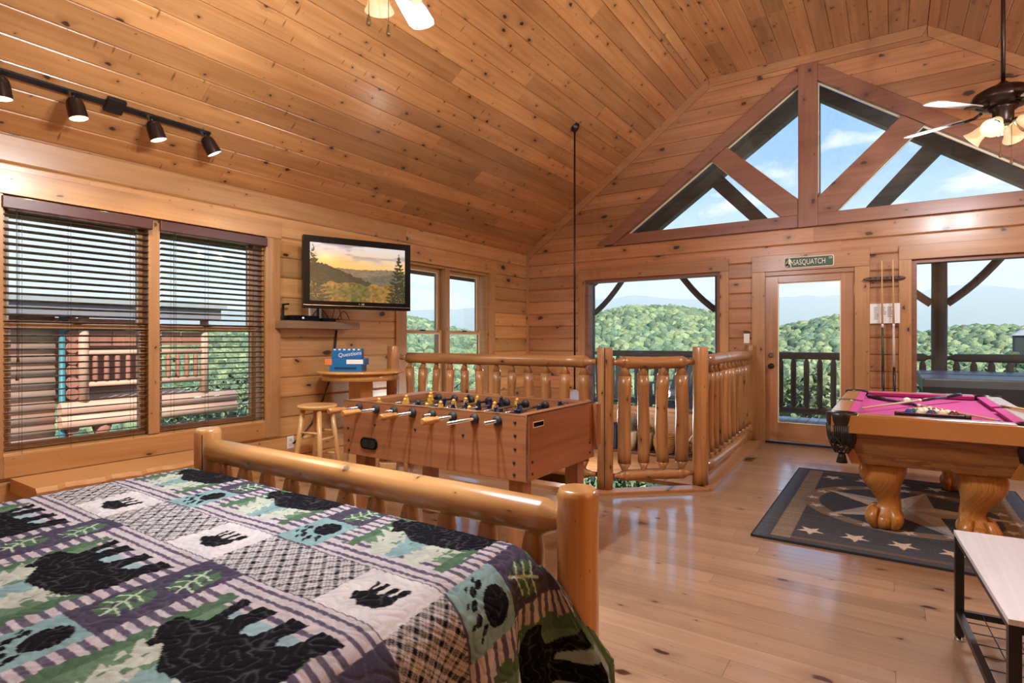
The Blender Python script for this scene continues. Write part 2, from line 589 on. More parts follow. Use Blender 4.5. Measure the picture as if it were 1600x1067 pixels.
# ================================================================== ROOM SHELL
W = 7.78            # room width
G = 7.45            # inner face of the gable wall
YB = -2.6           # wall behind the camera
E0, SL = 2.56, 0.725
X1, X2, ZT = 2.76, 5.02, 2.56 + 0.725 * 2.76
TH = math.atan(SL)
ZL = -2.78          # floor of the storey below the stairwell


def plank(parent, mat, o, ax, ac, n, L, wd, t=0.02, ch=0.008, e0=0.0, e1=0.0, name='plank'):
    o, ax, ac, n = Vector(o), Vector(ax), Vector(ac), Vector(n)
    cs = [(0.0014, 0), (0.0014, t - ch * 0.7), (ch, t), (wd - ch, t), (wd - 0.0014, t - ch * 0.7), (wd - 0.0014, 0)]
    a = [o + ac * c + n * d + ax * (0.0006 + e0 * c / wd) for c, d in cs]
    b = [o + ac * c + n * d + ax * (L - 0.0006 + e1 * c / wd) for c, d in cs]
    fs = [(0, 1, 2, 3, 4, 5), (11, 10, 9, 8, 7, 6)] + [(i, i + 6, (i + 1) % 6 + 6, (i + 1) % 6) for i in range(6)]
    return MB().add(a + b, fs).build(name, mat, parent)


def splits(a, b, lo, hi, rr):
    cuts = [a]
    while b - cuts[-1] > hi:
        cuts.append(cuts[-1] + rr.uniform(lo, hi))
        if b - cuts[-1] < 0.5:
            cuts[-1] = b - 0.7
    return list(zip(cuts, cuts[1:] + [b]))


def holes(mb, axis, t0, t1, a0, a1, z0, z1, ops):
    xs = sorted({a0, a1, *[v for op in ops for v in op[:2]]})
    zs = sorted({z0, z1, *[v for op in ops for v in op[2:]]})
    for xa, xb in zip(xs, xs[1:]):
        for za, zb in zip(zs, zs[1:]):
            mx, mz = (xa + xb) / 2, (za + zb) / 2
            if any(op[0] < mx < op[1] and op[2] < mz < op[3] for op in ops): continue
            if axis == 'X': mb.box(t0, t1, xa, xb, za, zb)
            else: mb.box(xa, xb, t0, t1, za, zb)


def struct(mb, name, mat, parent=None):
    o = mb.build(name, mat, parent, keep=True)
    if parent is None: o['kind'] = 'structure'
    return o


# ---- ceiling: two slopes and a flat strip, boards run the length of the room
m = MB()
m.prism([(-0.25, E0 - 0.25 * SL + 0.02), (X1, ZT + 0.02), (X1, ZT + 0.2), (-0.25, E0 - 0.25 * SL + 0.22)], 'Y', YB, G + 0.15)
m.prism([(W + 0.25, E0 - 0.25 * SL + 0.02), (W + 0.25, E0 - 0.25 * SL + 0.22), (X2, ZT + 0.2), (X2, ZT + 0.02)], 'Y', YB, G + 0.15)
m.box(X1, X2, YB, G + 0.15, ZT + 0.02, ZT + 0.2)
ceiling = struct(m, 'ceiling', M['dark'])
rr = random.Random(3)
ct, st = math.cos(TH), math.sin(TH)
sl_len = X1 / ct
nrow = 20
bw = sl_len / nrow
for i in range(nrow):
    o = Vector((0, 0, E0)) + Vector((ct, 0, st)) * (i * bw) + Vector((-st, 0, ct)) * 0.018
    for a, b in splits(YB + rr.uniform(-1, 0) * 0, G, 1.5, 3.9, rr):
        plank(ceiling, M['ceil'], o + Vector((0, a, 0)), (0, 1, 0), (ct, 0, st), (st, 0, -ct), b - a, bw, 0.018, 0.0065)
    o = Vector((W, 0, E0)) + Vector((-ct, 0, st)) * (i * bw) + Vector((st, 0, ct)) * 0.018
    for a, b in splits(1.0, G, 2.5, 4.9, rr):
        plank(ceiling, M['ceil'], o + Vector((0, a, 0)), (0, 1, 0), (-ct, 0, st), (-st, 0, -ct), b - a, bw, 0.018, 0.0065)
nf = 13
fw = (X2 - X1) / nf
for i in range(nf):
    for a, b in splits(0.5, G, 1.5, 3.9, rr):
        plank(ceiling, M['ceil'], (X1 + i * fw, a, ZT + 0.018), (0, 1, 0), (1, 0, 0), (0, 0, -1), b - a, fw, 0.018, 0.0065)
# boards that cover the creases, the rake boards along the gable and the corner strip
t = thing('trim_1', kind='structure', loc=(X1, 0, ZT))
for sx, xx in ((1, X1), (-1, X2)):
    m = MB()
    m.prism([(xx + sx * 0.001, ZT), (xx + sx * 0.001, ZT - 0.015), (xx - sx * 0.095 * ct, ZT - 0.095 * st - 0.016), (xx - sx * 0.095 * ct, ZT - 0.095 * st + 0.004)], 'Y', 0.0, G)
    m.build('crease_board', M['trimY'], t)
t = thing('trim_2', kind='structure', loc=(0, G, E0))
d = 0.105
for s in (0, 1):
    fx = (lambda x: x) if s == 0 else (lambda x: W - x)
    MB().prism([(fx(0.0), E0 - 0.002), (fx(X1), ZT - 0.002), (fx(X1), ZT - d * 1.18), (fx(0.0), E0 - d * 1.24)], 'Y', G - 0.045, G - 0.02).build('rake_board', M['trimX'], t)
MB().prism([(X1, ZT - 0.002), (X2, ZT - 0.002), (X2 - 0.05, ZT - d), (X1 + 0.05, ZT - d)], 'Y', G - 0.046, G - 0.021).build('rake_board', M['trimX'], t)
MB().box(0.024, 0.06, G - 0.06, G - 0.024, ZL, E0 - 0.06).build('corner_strip', M['trimZ'], t)

# ---- wall openings
W1 = (1.19, 3.02, 0.50, 2.165)
W2 = (4.78, 6.42, 0.50, 2.165)
GL = (1.0, 2.91, 0.26, 2.11)
DR = (3.42, 4.365, 0.0, 2.055)
GR = (4.87, 6.78, 0.26, 2.11)
GB = (0.75, 3.15, -2.45, -0.45)
T_IN = 0.17

m = MB()
holes(m, 'X', -T_IN, -0.002, YB, G + 0.15, ZL - 0.1, E0 + 0.02, [W1, W2])
wall_left = struct(m, 'wall_left', M['wallY'])
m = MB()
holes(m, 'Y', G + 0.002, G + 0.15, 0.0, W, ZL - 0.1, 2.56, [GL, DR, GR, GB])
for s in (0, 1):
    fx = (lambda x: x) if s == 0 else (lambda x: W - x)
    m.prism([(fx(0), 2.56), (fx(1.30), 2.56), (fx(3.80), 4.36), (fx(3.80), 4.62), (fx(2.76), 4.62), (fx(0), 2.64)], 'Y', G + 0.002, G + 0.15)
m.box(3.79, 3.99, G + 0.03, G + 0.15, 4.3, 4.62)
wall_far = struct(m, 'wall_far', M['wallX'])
# right and back walls, behind and beside the camera
m = MB()
holes(m, 'X', W, W + 0.15, YB, G + 0.15, -0.1, E0 + 0.02, [])
wall_right = struct(m, 'wall_right', M['wallY'])
m = MB()
m.prism([(0, -0.1), (W, -0.1), (W, E0), (X2, ZT), (X1, ZT), (0, E0)], 'Y', YB - 0.15, YB)
wall_back = struct(m, 'wall_back', M['wallX'])
# ---- log courses on the walls
CH = 0.185
ROWS = [2.555 - CH * k for k in range(0, 29)]
rr = random.Random(5)


def free(a, b, za, zb, ops):
    segs = [(a, b)]
    for o in ops:
        ov = min(zb, o[3]) - max(za, o[2])
        if ov <= CH * 0.5: continue
        ns = []
        for s in segs:
            if o[1] <= s[0] or o[0] >= s[1]: ns.append(s); continue
            if s[0] < o[0]: ns.append((s[0], o[0]))
            if s[1] > o[1]: ns.append((o[1], s[1]))
        segs = ns
    return segs


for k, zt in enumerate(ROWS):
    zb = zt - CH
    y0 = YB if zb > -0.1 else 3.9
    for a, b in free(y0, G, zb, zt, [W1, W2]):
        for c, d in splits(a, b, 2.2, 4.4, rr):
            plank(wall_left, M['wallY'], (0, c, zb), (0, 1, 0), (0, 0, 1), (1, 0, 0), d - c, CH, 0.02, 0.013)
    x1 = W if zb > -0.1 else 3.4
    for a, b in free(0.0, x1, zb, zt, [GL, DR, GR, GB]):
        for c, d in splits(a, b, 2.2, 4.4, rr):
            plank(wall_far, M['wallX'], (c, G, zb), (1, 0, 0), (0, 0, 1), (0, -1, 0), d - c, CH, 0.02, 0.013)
xa = lambda z: (z - E0) / SL
xb = lambda z: min(1.33 + (z - 2.577) / 0.72, 3.88)
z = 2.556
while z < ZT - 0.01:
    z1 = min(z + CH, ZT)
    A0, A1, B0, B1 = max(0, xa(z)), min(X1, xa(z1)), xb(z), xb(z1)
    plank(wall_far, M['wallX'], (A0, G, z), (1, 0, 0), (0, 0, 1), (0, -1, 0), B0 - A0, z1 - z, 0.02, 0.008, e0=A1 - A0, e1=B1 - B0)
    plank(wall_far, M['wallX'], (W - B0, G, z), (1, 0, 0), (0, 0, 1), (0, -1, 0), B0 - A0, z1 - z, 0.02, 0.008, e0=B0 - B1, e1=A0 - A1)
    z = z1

# ---- floor boards run from the left wall to the right; the stairwell is cut out
PB, PC, PD_ = (2.75, 4.285), (3.36, 4.86), (3.27, 7.43)
m = MB()
m.box(0, W, YB, 4.17, -0.28, -0.016)
m.prism([(2.72, 4.17), (W, 4.17), (W, G), (3.32, G), (3.42, 4.80)], 'Z', -0.28, -0.016)
floor = struct(m, 'floor', M['floor'])
rr = random.Random(8)
FW = 0.1335
y = 4.17 - FW * 50
while y < G - 0.01:
    y1 = min(y + FW, G)
    ym = (y + y1) / 2
    if ym < 4.17: xs = 0.0
    elif ym < 4.80: xs = 2.72 + (ym - 4.17) / 0.63 * 0.70 - 0.05
    else: xs = 3.32 - 0.0
    for a, b in splits(xs, W, 1.4, 4.2, rr) if y > 0.6 else [(xs, W)]:
        plank(floor, M['floor'], (a, y, -0.016), (1, 0, 0), (0, 1, 0), (0, 0, 1), b - a, y1 - y, 0.016, 0.0004)
    y = y1
# curb boards around the stairwell
t = thing('trim_3', kind='structure', loc=(2.75, 4.285, 0))
for p, q in (((0.02, 4.17), (2.72, 4.17)), ((2.70, 4.16), (3.42, 4.80)), ((3.42, 4.78), (3.33, 7.42))):
    MB().bar((p[0], p[1], 0.012), (q[0], q[1], 0.012), 0.13, 0.03).build('curb_board', M['trimX'], t, bevel=0.004)
    MB().bar((p[0], p[1], -0.16), (q[0], q[1], -0.16), 0.03, 0.32).build('fascia_board', M['trimX'], t)
MB().bar((3.32, 7.425, 0.02), (3.40, 7.425, 0.02), 0.05, 0.06).build('end_block', M['trimX'], t)
# storey below: floor, and the wide plant ledge across the stairwell
m = MB().box(-0.1, 4.6, 3.4, G + 0.1, ZL - 0.1, ZL)
lower = struct(m, 'floor_lower', M['floor'])
m = MB().box(0.02, 3.30, 5.93, 5.955, -0.305, -0.262)
m.box(0.02, 3.30, 5.956, G - 0.02, -0.30, -0.286)
ledge = struct(m, 'trim_4', M['trimX'])
y = 5.93
k = 0
while y < G - 0.03:
    y1 = min(y + 0.14, G - 0.022)
    plank(ledge, M['trimX'], (0.02, y, -0.285), (1, 0, 0), (0, 1, 0), (0, 0, 1), 3.28, y1 - y, 0.025, 0.004)
    y = y1
m = MB().box(3.40, 3.5, 4.9, G, ZL, -0.28)
m.box(0, 3.5, 4.05, 4.13, ZL, -0.28)
struct(m, 'wall_stairwell', M['wallY'])


# ---- double-hung window pairs in the left wall
def hung(name, units, op, cas, parent_loc):
    t = thing(name, kind='structure', loc=parent_loc)
    y0, y1, z0, z1 = op
    ca, cb = cas          # outer edges of the side casings
    MB().box(0.0, 0.045, ca - 0.01, cb + 0.01, z1, z1 + 0.155).build('header_board', M['trimY'], t, bevel=0.003)
    MB().box(0.0, 0.040, ca, y0 + 0.01, z0 - 0.14, z1).build('casing_board', M['trimZ'], t, bevel=0.003)
    MB().box(0.0, 0.040, y1 - 0.01, cb, z0 - 0.14, z1).build('casing_board', M['trimZ'], t, bevel=0.003)
    MB().box(0.0, 0.038, y0 + 0.01, y1 - 0.01, z0 - 0.14, z0 + 0.005).build('apron_board', M['trimY'], t, bevel=0.003)
    m = MB()
    m.box(-T_IN, 0.0, y0, y0 + 0.025, z0, z1); m.box(-T_IN, 0.0, y1 - 0.025, y1, z0, z1)
    m.box(-T_IN, 0.0, y0 + 0.025, y1 - 0.025, z1 - 0.03, z1); m.box(-T_IN, 0.0, y0 + 0.025, y1 - 0.025, z0, z0 + 0.025)
    m.build('jamb', M['sash'], t)
    mid = (units[0][1] + units[1][0]) / 2
    MB().box(-T_IN, 0.02, mid - 0.04, mid + 0.04, z0 + 0.025, z1 - 0.03).build('mullion', M['trimZ'], t)
    zm = 1.335
    for (a, b) in units:          # a, b: edges of the glass
        for (xc, za, zb, top) in ((-0.095, zm + 0.02, 2.085, 1), (-0.055, 0.565, zm - 0.02, 0)):
            s = MB()
            s.box(xc - 0.018, xc + 0.018, a - 0.05, a, za - 0.045, zb + 0.05)
            s.box(xc - 0.018, xc + 0.018, b, b + 0.05, za - 0.045, zb + 0.05)
            s.box(xc - 0.018, xc + 0.018, a, b, zb, zb + 0.05 - 0.02 * (1 - top))
            s.box(xc - 0.018, xc + 0.018, a, b, za - 0.045, za)
            so_ = s.build('sash', M['sash'], t)
            MB().box(xc - 0.003, xc + 0.003, a - 0.01, b + 0.01, za - 0.01, zb + 0.01).build('pane', M['glass'], so_)
            f = MB()
            for (p, q) in (((a, za), (a, zb)), ((b, za), (b, zb)), ((a, za), (b, za)), ((a, zb), (b, zb))):
                f.bar((xc + 0.016, p[0], p[1]), (xc + 0.016, q[0], q[1]), 0.008, 0.012)
            f.build('glazing_bead', M['vinyl'], so_)
        MB().box(-0.05, -0.02, (a + b) / 2 - 0.03, (a + b) / 2 + 0.03, zm + 0.015, zm + 0.03).build('sash_lock', M['bronze'], t)
    return t


hung('window_1', [(1.25, 2.015), (2.165, 2.91)], W1, (1.03, 3.155), (0, 2.1, 0.36))
hung('window_2', [(4.83, 5.445), (5.635, 6.27)], W2, (4.62, 6.55), (0, 5.5, 0.36))


# ---- fixed windows and the door in the gable wall
def fixed(name, op, cas, zl):
    x0, x1, z0, z1 = op
    t = thing(name, kind='structure', loc=((x0 + x1) / 2, G, z0))
    ca, cb = cas
    c = 0.04
    MB().box(ca, cb, G - c - 0.004, G, z1 - 0.01, 2.25).build('header_board', M['trimX'], t, bevel=0.003)
    MB().box(ca, x0 + 0.01, G - c, G, zl, z1 - 0.01).build('casing_board', M['trimZ'], t, bevel=0.003)
    MB().box(x1 - 0.01, cb, G - c, G, zl, z1 - 0.01).build('casing_board', M['trimZ'], t, bevel=0.003)
    MB().box(x0 - 0.02, x1 + 0.02, G - 0.07, G, z0 - 0.03, z0 + 0.02).build('sill_board', M['trimX'], t, bevel=0.003)
    MB().box(x0 + 0.01, x1 - 0.01, G - c, G, z0 - 0.2, z0 - 0.03).build('apron_board', M['trimX'], t, bevel=0.003)
    m = MB()
    m.box(x0, x0 + 0.055, G, G + 0.15, z0, z1); m.box(x1 - 0.055, x1, G, G + 0.15, z0, z1)
    m.box(x0 + 0.055, x1 - 0.055, G, G + 0.15, z1 - 0.05, z1); m.box(x0 + 0.055, x1 - 0.055, G, G + 0.15, z0, z0 + 0.05)
    m.build('jamb', M['truss'], t)
    MB().box(x0 + 0.04, x1 - 0.04, G + 0.085, G + 0.092, z0 + 0.04, z1 - 0.04).build('pane', M['glass'], t)
    return t


fixed('window_3', GL, (0.905, 3.005), 0.06)
fixed('window_4', GR, (4.765, 6.88), 0.06)
t = thing('window_5', kind='structure', loc=(1.95, G, GB[2]))
m = MB()
x0, x1, z0, z1 = GB
m.box(x0 - 0.12, x0 + 0.03, G - 0.03, G + 0.1, z0 - 0.1, z1 + 0.12); m.box(x1 - 0.03, x1 + 0.12, G - 0.03, G + 0.1, z0 - 0.1, z1 + 0.12)
m.box(x0 + 0.03, x1 - 0.03, G - 0.03, G + 0.1, z1, z1 + 0.12); m.box(x0 + 0.03, x1 - 0.03, G - 0.03, G + 0.1, z0 - 0.1, z0)
m.build('casing', M['trimX'], t)
MB().box(x0 + 0.02, x1 - 0.02, G + 0.06, G + 0.067, z0, z1).build('pane', M['glass'], t)

t = thing('door_1', kind='structure', loc=(3.89, G, 0))
MB().box(3.28, 4.50, G - 0.046, G, 2.06, 2.255).build('header_board', M['trimX'], t, bevel=0.003)
MB().box(3.28, 3.428, G - 0.04, G, 0, 2.06).build('casing_board', M['trimZ'], t, bevel=0.003)
MB().box(4.358, 4.50, G - 0.04, G, 0, 2.06).build('casing_board', M['trimZ'], t, bevel=0.003)
MB().box(3.42, 4.365, G - 0.03, G + 0.15, 0.0, 0.022).build('threshold', M['bronze'], t)
MB().box(3.43, 3.57, G + 0.0, G + 0.045, 0.03, 2.045).build('stile', M['door'], t, bevel=0.002)
MB().box(4.216, 4.356, G + 0.0, G + 0.045, 0.03, 2.045).build('stile', M['door'], t, bevel=0.002)
MB().box(3.57, 4.216, G + 0.0, G + 0.045, 1.917, 2.045).build('rail', M['doorX'], t, bevel=0.002)
MB().box(3.57, 4.216, G + 0.0, G + 0.045, 0.03, 0.25).build('rail', M['doorX'], t, bevel=0.002)
MB().box(3.56, 4.226, G + 0.02, G + 0.026, 0.24, 1.927).build('pane', M['glass'], t)
f = MB()
for (p, q) in (((3.57, 0.25), (3.57, 1.917)), ((4.216, 0.25), (4.216, 1.917)), ((3.57, 0.25), (4.216, 0.25)), ((3.57, 1.917), (4.216, 1.917))):
    f.bar((p[0], G + 0.006, p[1]), (q[0], G + 0.006, q[1]), 0.012, 0.016)
f.build('glazing_bead', M['bead'], t)
MB().lathe((3.492, G, 1.055), (3.492, G - 0.03, 1.055), [(0, 0.03), (0.5, 0.03), (0.55, 0.02), (1, 0.018)], 16).build('deadbolt', M['chrome'], t)
k = MB().lathe((3.492, G, 0.925), (3.492, G - 0.07, 0.925), [(0, 0.032), (0.12, 0.032), (0.15, 0.012), (0.45, 0.012), (0.55, 0.026), (0.85, 0.03), (1, 0.018)], 16).build('knob', M['bronze'], t)
for zz_ in (1.80, 1.0, 0.2):
    MB().box(4.350, 4.366, G - 0.012, G + 0.004, zz_ - 0.05, zz_ + 0.05).build('hinge', M['brass'], t)

# ---- timber truss with the gable glass
t = thing('trim_5', kind='structure', loc=(3.89, G, 2.56))
TY0, TY1 = G - 0.055, G + 0.10
zo = lambda x: 2.577 + 0.72 * (x - 1.21)
zi = lambda x: 2.712 + 0.72 * (x - 1.676)
for s in (0, 1):
    fx = (lambda x: x) if s == 0 else (lambda x: W - x)
    P = lambda pts: [(fx(a), b) for a, b in pts]
    MB().prism(P([(1.20, 2.575), (1.46, 2.575), (3.79, zi(3.79)), (3.79, zo(3.79))]), 'Y', TY0, TY1).build('rafter', M['truss'], t, bevel=0.004)
    MB().prism(P([(2.798, zi(2.798)), (2.985, zi(2.985)), (3.79, 2.885), (3.79, 2.70), (3.61, 2.70)]), 'Y', TY0 + 0.006, TY1).build('strut', M['truss'], t, bevel=0.004)
    MB().prism(P([(1.46, 2.58), (1.67, 2.705), (3.79, 2.705), (3.79, 2.56), (1.46, 2.56)]), 'Y', TY0 + 0.012, TY1).build('tie_beam', M['truss'], t, bevel=0.004)
MB().box(3.79, 3.99, TY0 - 0.006, TY1, 2.555, 4.45).build('king_post', M['trussZ'], t, bevel=0.004)
tri = [(1.655, 2.70), (2.80, zi(2.80)), (3.612, 2.70)]
quad = [(2.98, zi(2.98)), (3.79, zi(3.79)), (3.79, 2.885)]
n = 6
for s in (0, 1):
    fx = (lambda x: x) if s == 0 else (lambda x: W - x)
    for poly in (tri, quad):
        pl = [(fx(a), b) for a, b in poly]
        c = (sum(p[0] for p in pl) / len(pl), sum(p[1] for p in pl) / len(pl))
        tw = thing('window_%d' % n, kind='structure', loc=(c[0], G, c[1]))
        n += 1
        big = [(c[0] + (p[0] - c[0]) * 1.02, c[1] + (p[1] - c[1]) * 1.02) for p in pl]
        MB().prism(big, 'Y', G + 0.05, G + 0.056).build('pane', M['glassd'], tw)
        f = MB()
        for i in range(len(pl)):
            p, q = pl[i], pl[(i + 1) % len(pl)]
            f.bar((p[0], G + 0.036, p[1]), (q[0], G + 0.036, q[1]), 0.02, 0.022)
        f.build('glazing_bead', M['bead'], tw)

# ---- roof shell and porch roof outside
m = MB()
for s in (0, 1):
    fx = (lambda x: x) if s == 0 else (lambda x: W - x)
    m.prism([(fx(-0.9), E0 - 0.9 * SL + 0.26), (fx(3.89), E0 + 3.89 * SL + 0.26), (fx(3.89), E0 + 3.89 * SL + 0.36), (fx(-0.9), E0 - 0.9 * SL + 0.36)], 'Y', YB - 0.6, G + 0.16)
    m.prism([(fx(-0.9), E0 - 0.9 * SL + 0.14), (fx(3.89), E0 + 3.89 * SL + 0.14), (fx(3.89), E0 + 3.89 * SL + 0.36), (fx(-0.9), E0 - 0.9 * SL + 0.36)], 'Y', G + 0.16, 10.5)
m.prism([(0, 2.7), (3.89, 5.5), (W, 2.7), (W, 2.9), (3.89, 5.72), (0, 2.9)], 'Y', YB - 0.2, YB - 0.15)
struct(m, 'roof', M['roof'])
# ================================================================== BED
def log_prof(te=0.05, tip=0.45, r=0.05, n=9, tc=0.05):
    """tapered ends: te fraction of pencil point"""
    pts = [(0, r * tip), (te * 0.45, r * tip), (te, r * 0.98)]
    for i in range(1, n):
        pts.append((te + (1 - 2 * te) * i / n, r))
    pts += [(1 - te, r * 0.98), (1 - te * 0.45, r * tip), (1, r * tip)]
    return pts


FY = 1.55
bed = thing('log_bed', 'peeled pine log bed with footboard rail and round posts', 'bed', (2.86, 0.4, 0))
for px_ in (1.80, 3.905):
    p = MB().lathe((px_, FY, 0), (px_, FY, 0.79), [(0, 0.064)] + [(i / 8, 0.064) for i in range(1, 8)] + [(0.972, 0.064), (0.988, 0.060), (1.0, 0.053)], 24, wob=0.012, seed=int(px_ * 10)).build('foot_post', M['bedZ'], bed)
    # drying crack
    an = -0.9 if px_ < 2 else 2.4
    MB().bar((px_ + 0.0625 * math.cos(an), FY + 0.0625 * math.sin(an), 0.30), (px_ + 0.0622 * math.cos(an), FY + 0.0622 * math.sin(an), 0.765), 0.004, 0.006).build('drying_crack', M['cord'], p)
MB().lathe((1.84, FY, 0.683), (3.875, FY, 0.683), [(0, 0.03), (0.006, 0.045), (0.012, 0.056), (0.2, 0.058), (0.4, 0.057), (0.6, 0.059), (0.8, 0.058), (0.955, 0.058), (0.962, 0.056), (0.99, 0.030), (1, 0.028)], 24, wob=0.015, seed=4).build('foot_rail', M['bedX'], bed)
MB().lathe((1.84, FY, 0.22), (3.875, FY, 0.22), log_prof(0.03, 0.5, 0.05), 14, wob=0.015, seed=9).build('lower_rail', M['bedX'], bed)
for i in range(11):
    bx_ = 1.95 + i * 0.1795
    MB().lathe((bx_, FY, 0.24), (bx_, FY, 0.665), [(0, 0.02), (0.1, 0.036), (0.3, 0.038), (0.5, 0.037), (0.7, 0.038), (0.80, 0.037), (0.88, 0.030), (0.95, 0.020), (1, 0.016)], 14, wob=0.04, seed=i).build('baluster', M['bedZ'], bed)
for px_ in (1.80, 3.905):
    MB().lathe((px_, -0.75, 0), (px_, -0.75, 1.2), [(0, 0.064), (0.96, 0.064), (1, 0.05)], 16).build('head_post', M['bedZ'], bed)
    sx_ = px_ - 0.20 if px_ > 3 else px_ + 0.14
    MB().lathe((sx_, -0.72, 0.25), (sx_, FY - 0.05, 0.25), [(0, 0.03), (0.03, 0.055), (0.97, 0.055), (1, 0.03)], 12).build('side_rail', M['logY'], bed)
MB().box(1.86, 3.80, -0.68, 1.44, 0.26, 0.59).build('mattress', M['paper'], bed, bevel=0.06)
MB().box(1.86, 3.80, -0.70, -0.66, 0.4, 1.1).build('headboard', M['bedX'], bed)

# ---- quilt: a cloth mesh; the patchwork print is a colour per vertex
BEAR = [(0, .34), (.01, .26), (.06, .19), (.11, .14), (.13, .06), (.18, .07), (.21, .14), (.29, .07), (.42, -.05), (.62, -.02), (.85, .03), (.97, .15), (1, .35), (.98, .6), (1.04, .9), (1.0, 1), (.86, 1), (.85, .85), (.82, .62), (.74, .55), (.71, .62), (.75, .9), (.72, .98), (.60, .98), (.60, .85), (.56, .55), (.46, .52), (.44, .6), (.47, .9), (.44, 1), (.31, 1), (.32, .85), (.29, .58), (.25, .62), (.22, .9), (.20, .98), (.08, .96), (.12, .85), (.18, .52), (.16, .46), (.10, .43), (.02, .42)]


def inpoly(px, py, poly):
    c = np.zeros(px.shape, bool)
    j = len(poly) - 1
    for i in range(len(poly)):
        xi, yi = poly[i]; xj, yj = poly[j]
        if yi != yj:
            c ^= ((yi > py) != (yj > py)) & (px < (xj - xi) * (py - yi) / (yj - yi) + xi)
        j = i
    return c


def hashn(x, y, k):
    v = np.sin(x * 12.9898 + y * 78.233 + k * 37.719) * 43758.5453
    return v - np.floor(v)


def vnoise(x, y, k=0):
    xi, yi = np.floor(x), np.floor(y)
    fx, fy = x - xi, y - yi
    fx = fx * fx * (3 - 2 * fx); fy = fy * fy * (3 - 2 * fy)
    a = hashn(xi, yi, k); b = hashn(xi + 1, yi, k); c = hashn(xi, yi + 1, k); d = hashn(xi + 1, yi + 1, k)
    return a + (b - a) * fx + (c - a) * fy + (a - b - c + d) * fx * fy


def ell(a, b, ca, cb, ra, rb, rot=0):
    da, db = a - ca, b - cb
    if rot:
        da, db = da * math.cos(rot) + db * math.sin(rot), -da * math.sin(rot) + db * math.cos(rot)
    return (da / ra) ** 2 + (db / rb) ** 2 < 1


def seg(a, b, p, q, wd):
    d0, d1 = q[0] - p[0], q[1] - p[1]
    L = d0 * d0 + d1 * d1
    t = np.clip(((a - p[0]) * d0 + (b - p[1]) * d1) / L, 0, 1)
    return (a - p[0] - t * d0) ** 2 + (b - p[1] - t * d1) ** 2 < wd * wd


C_ = {k: np.array(lin(v)) for k, v in dict(plum='#433d50', plum2='#585164', black='#0c0d14', teal='#7d9ea0', teal2='#8fa9ae', white='#cac6c8', pink='#b9b1b6', green='#5f7b60', green2='#4a664e', pale='#b2b9ac', vein='#adc4a8', grey='#a8a3ad').items()}


